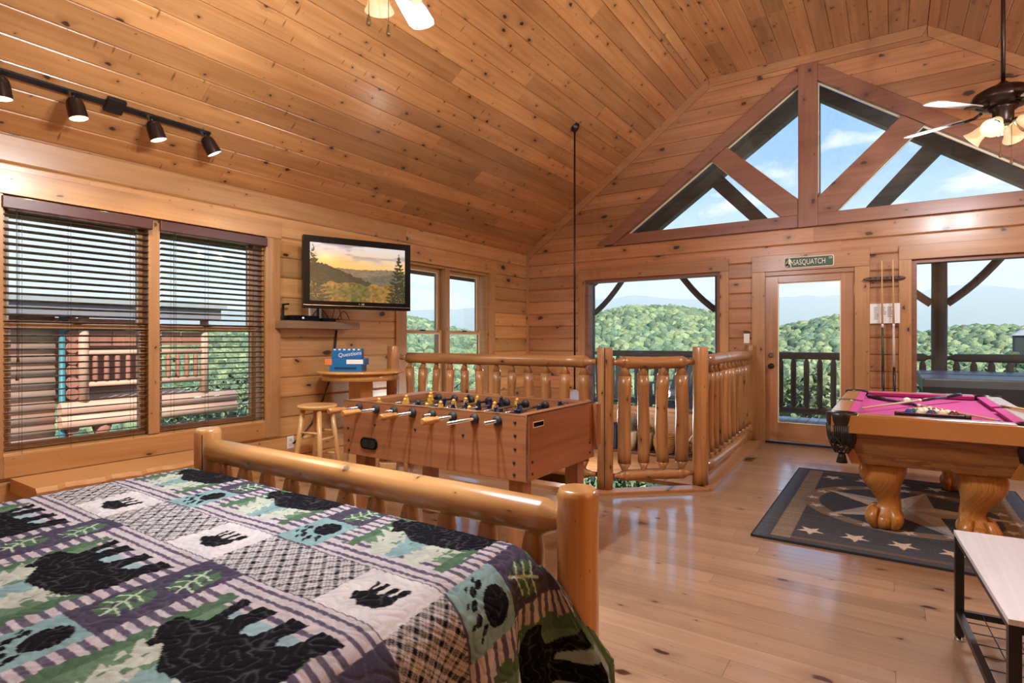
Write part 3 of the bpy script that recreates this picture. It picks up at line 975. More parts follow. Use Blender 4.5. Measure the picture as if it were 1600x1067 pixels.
def quilt_colour(s, v):
    """s: across the bed, v: along the bed, both along the cloth in metres"""
    out = np.zeros(s.shape + (3,)) + C_['pink']
    u = s + 0.10 * (v - 0.95)
    a = np.mod(u - 3.11, 0.69)
    cell = np.floor((u - 3.11) / 0.69)
    jag = vnoise(u * 90, v * 40, 3)

    def put(mask, c):
        out[mask] = C_[c] if isinstance(c, str) else c

    # --- bear rows; b measured from the middle strip outwards
    vv = np.mod(v - 0.845 + 1.30, 1.30)       # pattern repeats along the bed
    far = (vv >= 0.22) & (vv < 0.78)
    near = vv >= 0.78
    for row, base, sgn in ((far, 0.22, 1), (near, 1.30, -1)):
        b = (vv - base) * sgn                  # distance from the middle strip
        lat = row & (b >= 0.0)
        # stripes parallel to the strip
        st = lat & (b < 0.075)
        put(st, 'pink')
        put(st & (((b > 0.014) & (b < 0.026)) | ((b > 0.048) & (b < 0.060))), 'plum2')
        pan = lat & (b >= 0.075) & (a >= 0.17)
        aa = a - 0.17                          # 0..0.52
        # ladder of pink and plum blocks beside the sashes
        put(pan, 'green')
        lad = pan & ((aa < 0.075) | (aa > 0.455)) | (pan & (b < 0.14))
        put(lad, 'pink')
        put(lad & (np.mod(b + 0.01, 0.034) < 0.016), 'plum2')
        grn = pan & (((aa > 0.05 + 0.03 * jag) & (aa < 0.105)) | ((aa > 0.42) & (aa < 0.475 - 0.03 * jag)))
        put(grn, 'green2')
        mid = pan & (aa > 0.105) & (aa < 0.42) & (b > 0.12)
        put(mid, 'green')
        # pale and teal pines near the head of the scene
        vb = b if sgn > 0 else 0.52 - b        # bears all face the same way
        for cA, wA, hh, cc in ((0.20, 0.11, 0.20, 'pale'), (0.33, 0.09, 0.16, 'pale'), (0.26, 0.06, 0.18, 'teal')):
            tb = np.clip((vb - 0.06) / hh, 0, 1)
            wdt = wA * (0.25 + 0.75 * tb) * (0.75 + 0.5 * np.mod(vb * 22, 1.0))
            put(pan & (vb > 0.06) & (vb < 0.06 + hh) & (np.abs(aa - cA) < wdt) & (jag > 0.18), cc)
        put(mid & (vb > 0.30) & (aa > 0.16) & (aa < 0.40), 'teal2')
        bb0 = 0.215 if sgn > 0 else 0.20
        put(pan & inpoly((aa - 0.07) / 0.40, (vb - bb0) / 0.285, BEAR), 'black')
        # sash: teal paw square and leaf band
        sa = lat & (a < 0.17)
        if sgn > 0:
            tl = (b >= 0.005) & (b < 0.205); lf = b >= 0.205; pb = b - 0.105; lo = (0.285, 0.42)
        else:
            lf = b < 0.345; tl = b >= 0.345; pb = 0.435 - b; lo = (0.09, 0.24)
        put(sa, 'plum')
        put(sa & tl, 'teal')
        ca = a - 0.085
        paw = ell(ca, pb, 0.012, 0.030, 0.045, 0.052, 0.4)
        for ta, tb in ((-0.052, 0.010), (-0.045, -0.022), (-0.020, -0.043), (0.012, -0.050), (0.040, -0.036)):
            paw |= ell(ca, pb, ta, tb, 0.010, 0.017, 0.5) | ell(ca, pb, ta * 1.35, tb * 1.35 - 0.006, 0.005, 0.010, 0.5)
        put(sa & tl & paw, 'black')
        for li, l0 in enumerate(lo):
            la, lb = (ca + (0.02 if li else -0.015)), b - l0
            put(sa & lf & ell(la, lb, 0, 0, 0.052, 0.066) & (vnoise(u * 60, v * 60, 9) > 0.42), 'green2')
            vm = seg(la, lb, (-0.03, -0.055), (0.02, 0.06), 0.0035)
            for q in (-0.03, 0.0, 0.03):
                vm |= seg(la, lb, (q * 0.4, q), (q * 0.4 - 0.038, q + 0.03), 0.003) | seg(la, lb, (q * 0.4, q), (q * 0.4 + 0.045, q + 0.008), 0.003)
            put(sa & lf & vm, 'vein')
    # --- middle strip: plaid squares and white panels with small bears
    midr = vv < 0.22
    pl = midr & (a < 0.445)
    p1 = np.mod((u + v) * 0.7071, 0.040); p2 = np.mod((u - v) * 0.7071, 0.040)
    k = np.zeros(s.shape)
    for p in (p1, p2):
        k += 0.55 * (p < 0.013) + 0.42 * ((p > 0.0205) & (p < 0.0240)) + 0.42 * ((p > 0.029) & (p < 0.0325))
    k = np.clip(k, 0, 1)[..., None]
    out[pl] = (C_['white'] * (1 - k) + C_['black'] * 1.3 * k)[pl]
    wh = midr & (a >= 0.445)
    put(wh, 'white')
    wb = a - 0.445
    put(wh & inpoly((wb - 0.055) / 0.125, (vv - 0.055) / 0.115, BEAR), 'black')
    edge = (np.abs(vv - 0.0) < 0.003) | (np.abs(vv - 0.22) < 0.003)
    put(edge, 'plum2')
    # colour drift of the printed cotton
    out *= (0.88 + 0.24 * vnoise(u * 35, v * 35, 1))[..., None]
    return out


def stitch(s, v):
    f = np.sin(s * 95 + 2.1 * np.sin(v * 71 + 1.3)) + np.sin(v * 102 + 2.3 * np.sin(s * 66)) + 0.8 * np.sin((s + v) * 60 + 1.7 * np.sin((s - v) * 47))
    return f


SX0, SX1, TV0, TV1 = 1.40, 4.42, -0.40, 1.80
DS = 0.0037
ns, nv = int((SX1 - SX0) / DS), int((TV1 - TV0) / DS)
S, V = np.meshgrid(np.linspace(SX0, SX1, ns), np.linspace(TV0, TV1, nv), indexing='ij')
ZQ = 0.625
EX, RX = 3.74, 0.11          # where the cloth starts to fall over the side
EY, RY = 1.40, 0.07


def fall(c, e, r):
    """arc length past the edge -> (outward, down)"""
    q = np.clip(c - e, 0, None)
    th = np.clip(q / r, 0, PI / 2)
    return r * np.sin(th), r * (1 - np.cos(th)) + np.clip(q - r * PI / 2, 0, None)


ox, dx = fall(S, EX, RX)
oy, dy = fall(V, EY, RY)
lx, ldx = fall(-S, -1.92, RX)
X = np.clip(S, 1.92, EX) + ox - lx
Y = np.clip(V, -9, EY) + oy
f = stitch(S, V)
puff = 0.0034 * np.minimum(1, np.abs(f) * 0.8)
Z = ZQ - dx - ldx - np.where(dx > 0.05, 0, dy) + 0.006 * (vnoise(S * 5, V * 5, 2) - 0.5)
# side folds grow downwards
q = np.clip(dx - 0.03, 0, None)
X += q * 0.10 + q * 0.11 * np.sin(V * 17 + 0.6) + q * 0.05 * np.sin(V * 41 + 1.0)
# the corner by the post swings out in a flap
cor = np.clip(V - EY, 0, None)
flap = np.clip(q / 0.30, 0, 1)
Y = np.where(dx > 0.05, np.clip(V, -9, EY) + np.minimum(cor, 0.30) * flap * 0.55 + (1 - flap) * np.minimum(oy, 0.05), Y)
X += np.where(dx > 0.05, flap * np.clip(cor - 0.02, 0, 0.2) * 0.75, 0)
Z = np.where((dx > 0.05) & (cor > 0), Z - 0.06 * np.minimum(cor, 0.3) * (1 - flap), Z)
Zb = np.maximum(Z, 0.03)
top = np.clip(1 - (dx + dy) / 0.08, 0, 1)
Zb += puff * top
X += puff * (1 - top)
colr = quilt_colour(S, V) * 0.74
sm = (0.42 * np.clip(1 - np.abs(f) / 0.34, 0, 1))[..., None]
colr = colr * (1 - sm * 0.6) + np.array(lin('#85858e')) * sm * 0.42


def grid_obj(name, X, Y, Z, C, mat, label, cat):
    ni, nj = X.shape
    off = (float(X.mean()), float(Y.mean()), float(Z.min()))
    co = np.stack([X - off[0], Y - off[1], Z - off[2]], -1).reshape(-1, 3).astype(np.float32)
    idx = np.arange(ni * nj).reshape(ni, nj)
    fa = np.stack([idx[:-1, :-1], idx[1:, :-1], idx[1:, 1:], idx[:-1, 1:]], -1).reshape(-1, 4).astype(np.int32)
    me = bpy.data.meshes.new(name)
    me.vertices.add(len(co)); me.vertices.foreach_set('co', co.ravel())
    me.loops.add(fa.size); me.loops.foreach_set('vertex_index', fa.ravel())
    me.polygons.add(len(fa))
    me.polygons.foreach_set('loop_start', np.arange(0, fa.size, 4, dtype=np.int32))
    try: me.polygons.foreach_set('loop_total', np.full(len(fa), 4, dtype=np.int32))
    except Exception: pass
    me.polygons.foreach_set('use_smooth', np.ones(len(fa), bool))
    at = me.color_attributes.new('col', 'FLOAT_COLOR', 'POINT')
    cc = np.ones((len(co), 4), np.float32)
    cc[:, :3] = np.clip(C.reshape(-1, 3), 0, 1)
    at.data.foreach_set('color', cc.ravel())
    me.update(calc_edges=True)
    me.materials.append(mat)
    o = bpy.data.objects.new(name, me)
    col.objects.link(o)
    o.location = off
    if label: tag(o, label, cat)
    return o


M['quilt'] = vcol_mat('patchwork quilt', 0.92, 0.35, 420, spec=0.1)
quilt = grid_obj('patchwork_quilt', X, Y, Zb, colr, M['quilt'], 'patchwork bear and plaid quilt in plum, teal and black spread over the log bed', 'quilt')

# ---- log bench under the window
b = thing('log_bench', 'low half-log bench with rough edge under the blinds beside the bed', 'bench', (0.35, 2.0, 0))
m = MB()
n = 24
pf = []
for i in range(n + 1):
    yy = 1.23 + 1.22 * i / n
    xo = 0.50 + 0.018 * math.sin(i * 1.3) + 0.012 * math.sin(i * 2.9 + 1)
    pf.append((xo, yy))
vs = []
for (xo, yy) in pf:
    vs += [(0.05, yy, 0.36), (xo - 0.025, yy, 0.36), (xo, yy, 0.335), (xo - 0.01, yy, 0.30), (xo - 0.06, yy, 0.275), (0.05, yy, 0.275)]
fs = []
for i in range(n):
    for k in range(6):
        fs.append((i * 6 + k, i * 6 + (k + 1) % 6, (i + 1) * 6 + (k + 1) % 6, (i + 1) * 6 + k))
fs += [(5, 4, 3, 2, 1, 0), tuple(n * 6 + k for k in range(6))]
m.add(vs, fs)
m.build('seat_slab', M['trimY'], b)
for yy in (1.38, 2.30):
    MB().lathe((0.16, yy, 0), (0.16, yy, 0.28), [(0, 0.05), (1, 0.045)], 12).build('leg', M['logZ'], b)
    MB().lathe((0.40, yy, 0), (0.40, yy, 0.28), [(0, 0.05), (1, 0.045)], 12).build('leg', M['logZ'], b)


# ---- wooden blinds
def blind(label, y0, y1, tas):
    t = thing('wooden_blind', label, 'blind', (0.0, (y0 + y1) / 2, 0.5), group=None)
    MB().box(-0.035, 0.052, y0, y1, 2.075, 2.155).build('valance', M['brail'], t, bevel=0.006)
    MB().box(-0.03, 0.03, y0 + 0.01, y1 - 0.01, 0.478, 0.505).build('bottom_rail', M['brail'], t, bevel=0.003)
    rot = Matrix.Rotation(math.radians(-13), 3, 'Y')
    z = 0.545
    base = None
    while z < 2.05:
        if base is None:
            base = MB().obox((0, 0, 0), (0.048, y1 - y0 - 0.03, 0.0028), rot).build('slat', M['blind'], t)
            me = base.data
            base.location = (0, (y0 + y1) / 2, z)
        else:
            o = bpy.data.objects.new('slat', me)
            col.objects.link(o)
            attach(o, t)
            o.location = (0, (y0 + y1) / 2, z)
        z += 0.0452
    for fr in (0.12, 0.42, 0.86):
        yy = y0 + (y1 - y0) * fr
        c = MB()
        c.tube([(0.026, yy, 0.49), (0.026, yy, 2.09)], 0.0011, 4)
        c.tube([(-0.026, yy, 0.49), (-0.026, yy, 2.09)], 0.0011, 4)
        c.build('ladder_cord', M['cord'], t)
    for dy_, zz_ in tas:
        yy = y0 + dy_
        c = MB().tube([(0.034, yy, 2.08), (0.034, yy + 0.004, zz_)], 0.0014, 4).build('pull_cord', M['cord'], t)
        MB().lathe((0.034, yy + 0.004, zz_ + 0.012), (0.034, yy + 0.004, zz_ - 0.022), [(0, 0.003), (0.2, 0.006), (0.8, 0.009), (1, 0.008)], 8).build('tassel', M['brail'], c)
    return t


blind('brown wooden blind over the window pane facing the neighbouring cabin', 1.19, 2.07, ((0.08, 1.12), (0.075, 1.00)))
blind('brown wooden blind with short cords, nearer the television, over the treetops', 2.125, 3.02, ((0.10, 1.09), (0.115, 0.97)))
# ================================================================== STAIR RAILING
rail = thing('stair_railing', 'peeled log railing with pointed balusters around the stairwell', 'railing', (2.75, 4.285, 0))
PA = (0.47, 4.20)


def log_post(x, y, z0, z1, r, seed, crack=None):
    p = MB().lathe((x, y, z0), (x, y, z1), [(i / 9, r * (1.03 if i < 5 else 1.0)) for i in range(9)] + [(0.994, r), (1.0, r * 0.94)], 20, wob=0.018, seed=seed, bend=0.008).build('post', M['logZ'], rail)
    if crack is not None:
        MB().bar((x + r * math.cos(crack), y + r * math.sin(crack), z0 + 0.02), (x + r * math.cos(crack), y + r * math.sin(crack), z1 - 0.004), 0.006, 0.010).build('drying_crack', M['cord'], p)


log_post(PA[0] - 0.05, PA[1], 0.03, 1.18, 0.062, 1)
log_post(PB[0], PB[1], 0.025, 1.178, 0.063, 2, crack=-1.15)
log_post(PC[0], PC[1], 0.025, 1.182, 0.063, 3)
log_post(PD_[0] - 0.0, 7.36, 0.025, 1.18, 0.06, 4)


def rail_run(p, q, n, z_lo, z_hi, gap, seed, br=0.047):
    p, q = Vector(p), Vector(q)
    d = (q - p).normalized()
    a, b = p + d * gap, q - d * gap
    mat = M['logX'] if abs(d.x) > 0.5 else M['logY']
    L = (b - a).length
    te = 0.10 / L
    for z, r in ((z_hi, 0.052), (z_lo, 0.046)):
        A_ = Vector((a.x, a.y, z)); B_ = Vector((b.x, b.y, z))
        a1, b1 = A_.lerp(B_, te), A_.lerp(B_, 1 - te)
        m = MB().lathe(A_, a1, [(0, r * .45), (0.45, r * .45), (1, r)], 18)
        m.lathe(a1, b1, [(0, r)] + [(j / 10, r * (1 + 0.03 * math.sin(j * 2.1 + seed))) for j in range(1, 10)] + [(1, r)], 18, wob=0.02, seed=seed + int(z * 10), bend=0.012)
        m.lathe(b1, B_, [(0, r), (0.55, r * .45), (1, r * .45)], 18)
        m.build('rail', mat, rail)
    rr = random.Random(seed)
    for i in range(n):
        f = (i + 0.65) / (n + 0.3)
        c = a + (b - a) * f
        r = br * rr.uniform(0.86, 1.1)
        c2 = c + Vector((rr.uniform(-.008, .008), rr.uniform(-.008, .008)))
        A_ = Vector((c.x, c.y, z_lo + 0.03)); B_ = Vector((c2.x, c2.y, z_hi - 0.035))
        a1, b1 = A_.lerp(B_, 0.085), A_.lerp(B_, 0.915)
        m = MB().lathe(A_, a1, [(0, r * .40), (0.2, r * .42), (1, r * 1.0)], 14)
        m.lathe(a1, b1, [(0, r)] + [(j / 8, r * (1 + 0.05 * math.sin(j * 1.9 + i))) for j in range(1, 8)] + [(1, r)], 14, wob=0.02, seed=seed * 31 + i, bend=0.012)
        m.lathe(b1, B_, [(0, r * 1.0), (0.8, r * .42), (1, r * .40)], 14)
        m.build('baluster', M['logZ'], rail)


rail_run((PA[0], PA[1], ), (PB[0], PB[1] - 0.03), 12, 0.14, 1.060, 0.06, 5, 0.042)
rail_run(PB, PC, 4, 0.125, 1.055, 0.06, 6, 0.052)
rail_run(PC, (PD_[0], 7.36), 12, 0.135, 1.055, 0.055, 7, 0.042)

# ================================================================== FOOSBALL TABLE
fx0, fx1, fy0, fy1, fz0, fz1 = 1.815, 3.185, 2.400, 3.175, 0.525, 0.862
fo = thing('foosball_table', 'brown laminate foosball table with yellow and navy players behind the bed', 'game table', ((fx0 + fx1) / 2, (fy0 + fy1) / 2, 0))
tk = 0.035
fp = MB().box(fx0, fx1, fy0, fy0 + tk, fz0, fz1).build('side_panel', M['foos'], fo, bevel=0.003)
MB().box(fx0, fx1, fy1 - tk, fy1, fz0, fz1).build('side_panel', M['foos'], fo, bevel=0.003)
ep = MB().box(fx1 - 0.08, fx1, fy0 + tk, fy1 - tk, fz0, fz1 - 0.002).build('end_panel', M['foosY'], fo, bevel=0.003)
MB().box(fx0, fx0 + 0.12, fy0 + tk, fy1 - tk, fz0, fz1 - 0.002).build('end_panel', M['foosY'], fo, bevel=0.003)
for (a, b, c, d_) in ((fx0, fx1, fy0 - 0.001, fy0 + 0.004), (fx0, fx1, fy1 - 0.004, fy1 + 0.001)):
    MB().box(a, b, c, d_, fz1 - 0.004, fz1 + 0.002).build('edge_strip', M['chrome'], fo)
MB().box(fx1 - 0.003, fx1 + 0.002, fy0, fy1, fz1 - 0.004, fz1 + 0.003).build('edge_strip', M['chrome'], fo)
MB().box(fx1 - 0.002, fx1 + 0.0035, fy0 - 0.0035, fy0 + 0.004, fz0, fz1).build('corner_strip', M['chrome'], fo)
M['field'] = plain('green grey playfield', '#33424a', 0.4)
pfld = MB().box(fx0 + 0.12, fx1 - 0.08, fy0 + tk, fy1 - tk, 0.735, 0.745).build('playfield', M['field'], fo)
LW = M['white']
MB().box((fx0 + fx1) / 2 + 0.015, (fx0 + fx1) / 2 + 0.025, fy0 + tk, fy1 - tk, 0.745, 0.7465).build('field_line', LW, pfld)
MB().box(fx0 + 0.12, fx1 - 0.08, fy0 + tk, fy1 - tk, fz0 + 0.02, fz0 + 0.04).build('bottom_board', M['foos'], fo)
for lx_ in (fx0 + 0.07, fx1 - 0.135):
    for ly_ in (fy0 + 0.04, fy1 - 0.125):
        MB().box(lx_, lx_ + 0.085, ly_, ly_ + 0.085, 0, fz0 + 0.05).build('leg', M['foosZ'], fo, bevel=0.003)
# oval ball return
ov = []
for k in range(28):
    an = 2 * PI * k / 28
    ov.append((2.050 + (0.038 if math.cos(an) > 0 else -0.038) + 0.036 * math.cos(an), 0.608 + 0.036 * math.sin(an)))
rt = MB().prism(ov, 'Y', fy0 - 0.008, fy0 + 0.001).build('ball_return', M['blackpl'], fo, bevel=0.003)
ov2 = [((a - 2.050) * 0.8 + 2.050, (b - 0.608) * 0.72 + 0.608) for a, b in ov]
MB().prism(ov2, 'Y', fy0 - 0.0085, fy0 - 0.0079).build('return_shade', plain('painted hollow shade', '#050506', 0.9), rt)  # flat dark plate painted as the shade inside the return
for (bx_, bz_) in ((1.86, 0.815), (1.86, 0.688), (1.865, 0.612), (1.865, 0.550), (2.10, 0.728), (2.43, 0.728), (2.78, 0.728), (3.115, 0.822), (3.115, 0.756), (3.115, 0.688), (3.11, 0.618), (3.11, 0.558)):
    MB().sphere((bx_, fy0, bz_), 0.009, 10, 6, (1, 0.6, 1)).build('bolt', M['rubber'], fp)
for (by_, bz_) in ((fy0 + 0.055, 0.62), (fy0 + 0.055, 0.56), (fy1 - 0.06, 0.62), (fy1 - 0.06, 0.56)):
    MB().sphere((fx1, by_, bz_), 0.009, 10, 6, (0.6, 1, 1)).build('bolt', M['rubber'], ep)
# maker's plate, its lettering too small to read
mp = MB().box(fx1, fx1 + 0.003, fy0 + 0.06, fy0 + 0.165, 0.792, 0.822).build('maker_plate', M['white'], fo)
MB().box(fx1 + 0.003, fx1 + 0.0036, fy0 + 0.064, fy0 + 0.161, 0.796, 0.818).build('plate_face', M['blackpl'], mp)
MB().box(fx1, fx1 + 0.03, fy1 - 0.03, fy1 + 0.03, 0.60, 0.85).build('score_post', M['foosZ'], fo)
M['yel'] = plain('yellow player', '#d9a94a', 0.35)
M['navy'] = plain('navy player', '#1c2440', 0.35)
M['handle'] = wood('turned handle', 'Y', 'Z', '#c98f50', '#a96f36', knots=0.0, coat=0.5)
counts = (3, 2, 3, 5, 5, 3, 2, 3)
teamA = (0, 1, 3, 5)
rz_ = 0.822
slide = (0.02, -0.03, 0.05, -0.02, 0.04, 0.0, -0.06, 0.03)
for i in range(8):
    rx = 1.965 + i * 0.149
    isA = i in teamA
    y_a = fy0 - (0.17 if isA else (0.05, 0, 0.10, 0, 0.09, 0, 0.20, 0.13)[i]) + slide[i] * 0.4
    y_b = fy1 + (0.11 if isA else 0.2)
    rod = MB().cyl((rx, y_a, rz_), (rx, y_b, rz_), 0.0082, 10).build('rod', M['chrome'], fo)
    for yy, sgn in ((fy0, -1), (fy1, 1), (fy0 + tk, 1), (fy1 - tk, -1)):
        big = yy in (fy0, fy1)
        MB().lathe((rx, yy, rz_), (rx, yy + sgn * 0.022, rz_), [(0, 0.028), (0.4, 0.028), (0.5, 0.022), (1, 0.016)], 14).build('bearing', M['rubber'], rod)
    if isA:
        y0_ = y_a + 0.02
        MB().lathe((rx, y0_ + 0.03, rz_), (rx, y0_ - 0.095, rz_), [(0, 0.013), (0.08, 0.017), (0.16, 0.013), (0.24, 0.016), (0.5, 0.019), (0.8, 0.020), (0.95, 0.018), (1, 0.013)], 14).build('handle', M['handle'], rod)
    else:
        MB().lathe((rx, y_b - 0.03, rz_), (rx, y_b + 0.095, rz_), [(0, 0.013), (0.08, 0.017), (0.24, 0.016), (0.5, 0.019), (0.95, 0.018), (1, 0.013)], 14).build('handle', M['handle'], rod)
    nc = counts[i]
    rot = Matrix.Rotation(R.uniform(-0.5, 0.5), 3, 'Y')
    for k in range(nc):
        py_ = (fy0 + fy1) / 2 + (k - (nc - 1) / 2) * (0.52 / max(nc - 1, 1) if nc > 2 else 0.25) * 0.95 + slide[i]
        pm = MB()
        pm.obox((0, 0, 0.012), (0.018, 0.026, 0.03)); pm.sphere((0, 0, 0.036), 0.012, 10, 7)
        pm.obox((0, 0, -0.018), (0.022, 0.030, 0.034)); pm.obox((0, 0, -0.048), (0.016, 0.022, 0.035)); pm.obox((0.004, 0, -0.066), (0.022, 0.024, 0.014))
        pm.v = [tuple(Vector((rx, py_, rz_)) + rot @ Vector(p)) for p in pm.v]
        pm.build('player', M['yel' if isA else 'navy'], rod)

# ================================================================== BAR TABLE, STOOLS, GAMES
bt = thing('pub_table', 'round maple pub table against the log wall under the television', 'table', (0.50, 3.70, 0))
MB().lathe((0.50, 3.70, 0.925), (0.50, 3.70, 0.953), [(0, 0.375), (0.15, 0.40), (0.7, 0.405), (1, 0.395)], 48).build('table_top', M['maple'], bt)
m = MB()
m.lathe((0.50, 3.70, 0.865), (0.50, 3.70, 0.926), [(0, 0.36), (1, 0.36)], 40)
m.build('apron', M['maple'], bt)
MB().box(0.42, 0.58, 3.62, 3.78, 0.05, 0.87).build('pedestal', M['beech'], bt, bevel=0.006)
for k in range(4):
    an = PI / 4 + k * PI / 2
    MB().bar((0.5, 3.7, 0.045), (0.5 + 0.33 * math.cos(an), 3.7 + 0.33 * math.sin(an), 0.03), 0.07, 0.06).build('foot', M['beech'], bt, bevel=0.006)


def stool(label, x, y, rz):
    t = thing('bar_stool', label, 'stool', (x, y, 0), rz, group='round birch bar stools', local=True)
    MB().lathe((0, 0, 0.655), (0, 0, 0.692), [(0, 0.140), (0.25, 0.158), (0.7, 0.165), (0.92, 0.160), (1, 0.150)], 32).build('seat', M['beech'], t)
    P = []
    for k in range(4):
        an = PI / 4 + k * PI / 2
        a = Vector((0.20 * math.cos(an), 0.20 * math.sin(an), 0)); b = Vector((0.115 * math.cos(an), 0.115 * math.sin(an), 0.66))
        MB().lathe(a, b, [(0, 0.017), (0.5, 0.021), (1, 0.021)], 10).build('leg', M['beech'], t)
        P.append((a, b))
    for k in range(4):
        (a, b), (c, d) = P[k], P[(k + 1) % 4]
        for f in ((0.30, 0.62) if k % 2 else (0.40, 0.70)):
            MB().cyl(a.lerp(b, f), c.lerp(d, f), 0.010, 8).build('rung', M['beech'], t)
    return t


stool('birch bar stool standing in front of the round pub table', 0.64, 3.10, 0.25)
stool('birch bar stool half hidden behind the foosball table by the railing', 0.78, 3.86, 0.6)

M['bluebox'] = plain('blue card box', '#1d6aa5', 0.35, noise=0.1, nscale=40)
M['navybox'] = plain('dark blue card', '#123c66', 0.35, noise=0.1)
M['orange'] = plain('orange card', '#d9803f', 0.4)
zt_ = 0.9535
cxg, cyg = 0.50, 3.55
ux = Vector((math.cos(math.radians(38)), math.sin(math.radians(38)), 0))     # box faces turn towards the room
uy = Vector((-ux.y, ux.x, 0))


def gbox(label, ca, cb, z0, z1, la, lb, ang, face):
    ang = math.radians(ang)
    u = Vector((math.cos(ang), math.sin(ang), 0)); v = Vector((-u.y, u.x, 0))
    c = Vector((cxg, cyg, 0)) + u * ca + v * cb
    t = thing('board_game_box', label, 'game box', (c.x, c.y, z0))
    MB().obox((c.x, c.y, (z0 + z1) / 2), (la, lb, z1 - z0), Matrix((u, v, Vector((0, 0, 1)))).transposed()).build('box', M['bluebox'], t, bevel=0.002)
    return t, c, u, v


t, c, u, v = gbox('blue board game box lying flat, lowest of the stack on the pub table', 0, 0, zt_, zt_ + 0.055, 0.29, 0.20, 35, 0)
MB().obox(tuple(Vector((c.x, c.y, 0.981)) - v * 0.1005), (0.20, 0.001, 0.02), Matrix((u, v, Vector((0, 0, 1)))).transposed()).build('printed_band', M['navybox'], t)
t, c, u, v = gbox('blue board game box with orange end and pale label, middle of the stack', -0.01, 0.0, zt_ + 0.0555, zt_ + 0.115, 0.36, 0.17, 35, 0)
Rm = Matrix((u, v, Vector((0, 0, 1)))).transposed()
MB().obox(tuple(Vector((c.x, c.y, 1.039)) - u * 0.150 - v * 0.0855), (0.065, 0.001, 0.055), Rm).build('orange_end', M['orange'], t)
MB().obox(tuple(Vector((c.x, c.y, 1.039)) + u * 0.09 - v * 0.0855), (0.15, 0.001, 0.04), Rm).build('pale_label', M['paper'], t)
t, c, u, v = gbox('blue card box lettered in white, topmost of the stack on the pub table', -0.01, 0.03, zt_ + 0.1155, zt_ + 0.205, 0.27, 0.10, 35, 0)
Rm = Matrix((u, v, Vector((0, 0, 1)))).transposed()
put_text('Questions', 0.052, Vector((c.x, c.y, 1.108)) + u * 0.03 - v * 0.0512, u + Vector((0, 0, 0.12)), Vector((0, 0, 1)), M['paper'], t)
for k in range(6):
    MB().obox(tuple(Vector((c.x, c.y, 1.150)) + u * (-0.11 + k * 0.044) - v * 0.0505), (0.022, 0.001, 0.012), Rm).build('clapper_stripe', M['paper'], t)

# ---- outlet and cord below the shelf
t = thing('wall_outlet', 'white outlet plate low on the log wall behind the stool', 'outlet', (0.02, 3.27, 0.28))
MB().box(0.020, 0.028, 3.235, 3.305, 0.225, 0.34).build('plate', M['white'], t, bevel=0.003)
for zz_ in (0.26, 0.305):
    MB().box(0.028, 0.0295, 3.252, 3.288, zz_ - 0.014, zz_ + 0.014).build('socket', plain('socket face', '#c9c6be', 0.5), t)
pts = [(0.03, 3.80, 1.34), (0.03, 3.77, 1.2), (0.03, 3.76, 1.0), (0.035, 3.72, 0.85), (0.04, 3.62, 0.66), (0.04, 3.50, 0.45), (0.04, 3.38, 0.32), (0.035, 3.30, 0.27)]
m = MB()
for j in range(2):
    m.tube([(p[0], p[1] + 0.018 * j * math.sin(i * 1.7), p[2]) for i, p in enumerate(pts)], 0.007, 6)
tag(m.build('power_cord', M['cord']), 'dark twisted power cord hanging from the shelf to the outlet', 'cord')

# ================================================================== TELEVISION AND SHELF
TC = Vector((0.50, 3.685, 0))
ta = math.atan2(4.166 - 3.20, 0.69 - 0.31)
tu = Vector((math.cos(ta), math.sin(ta), 0))       # along the screen, left to right
tn = Vector((tu.y, -tu.x, 0))                      # towards the viewer
tv = thing('television', 'flat black television showing a sunset over forested hills on the log wall', 'television', (TC.x, TC.y, 1.5))
TW, TZ0, TZ1 = 1.04, 1.528, 2.188
Rt = Matrix((tu, tn, Vector((0, 0, 1)))).transposed()
tm = (TZ0 + TZ1) / 2
MB().obox(tuple(TC - tn * 0.035 + Vector((0, 0, tm))), (TW, 0.05, TZ1 - TZ0), Rt).build('case', M['blackpl'], tv, bevel=0.008)
bz = MB()
SW, SZ0, SZ1 = 0.925, 1.598, 2.128
for (ca, wa, cz, hz) in ((-(TW + SW) / 4, (TW - SW) / 2, tm, TZ1 - TZ0), ((TW + SW) / 4, (TW - SW) / 2, tm, TZ1 - TZ0), (0, SW, (TZ1 + SZ1) / 2, TZ1 - SZ1), (0, SW, (TZ0 + SZ0) / 2, SZ0 - TZ0)):
    bz.obox(tuple(TC + tu * ca + Vector((0, 0, cz)) - tn * 0.004), (wa, 0.014, hz), Rt)
bz.build('bezel', M['blackpl'], tv)
MB().obox(tuple(TC + tn * 0.004 + Vector((0, 0, TZ0 + 0.03))), (TW, 0.003, 0.004), Rt).build('chrome_strip', M['chrome'], tv)
put_text('LG', 0.022, TC + tu * 0.03 + tn * 0.004 + Vector((0, 0, TZ0 + 0.049)), tu, (0, 0, 1), M['white'], tv, name='logo')
MB().sphere(tuple(TC - tu * 0.005 + tn * 0.003 + Vector((0, 0, TZ0 + 0.049))), 0.008, 12, 6, (1, 1, 1)).build('logo_disc', M['chrome'], tv)
m = MB().bar(tuple(TC - tn * 0.06 + Vector((0, 0, tm))), (0.05, 3.78, tm), 0.05, 0.12)
m.box(0.024, 0.045, 3.66, 3.90, tm - 0.12, tm + 0.12)
m.build('wall_arm', M['black'], tv)
# screen picture
ni, nj = 260, 150
A, B = np.meshgrid(np.linspace(0, 1, ni), np.linspace(0, 1, nj), indexing='ij')     # B = 0 bottom


def Lc(h): return np.array(lin(h))


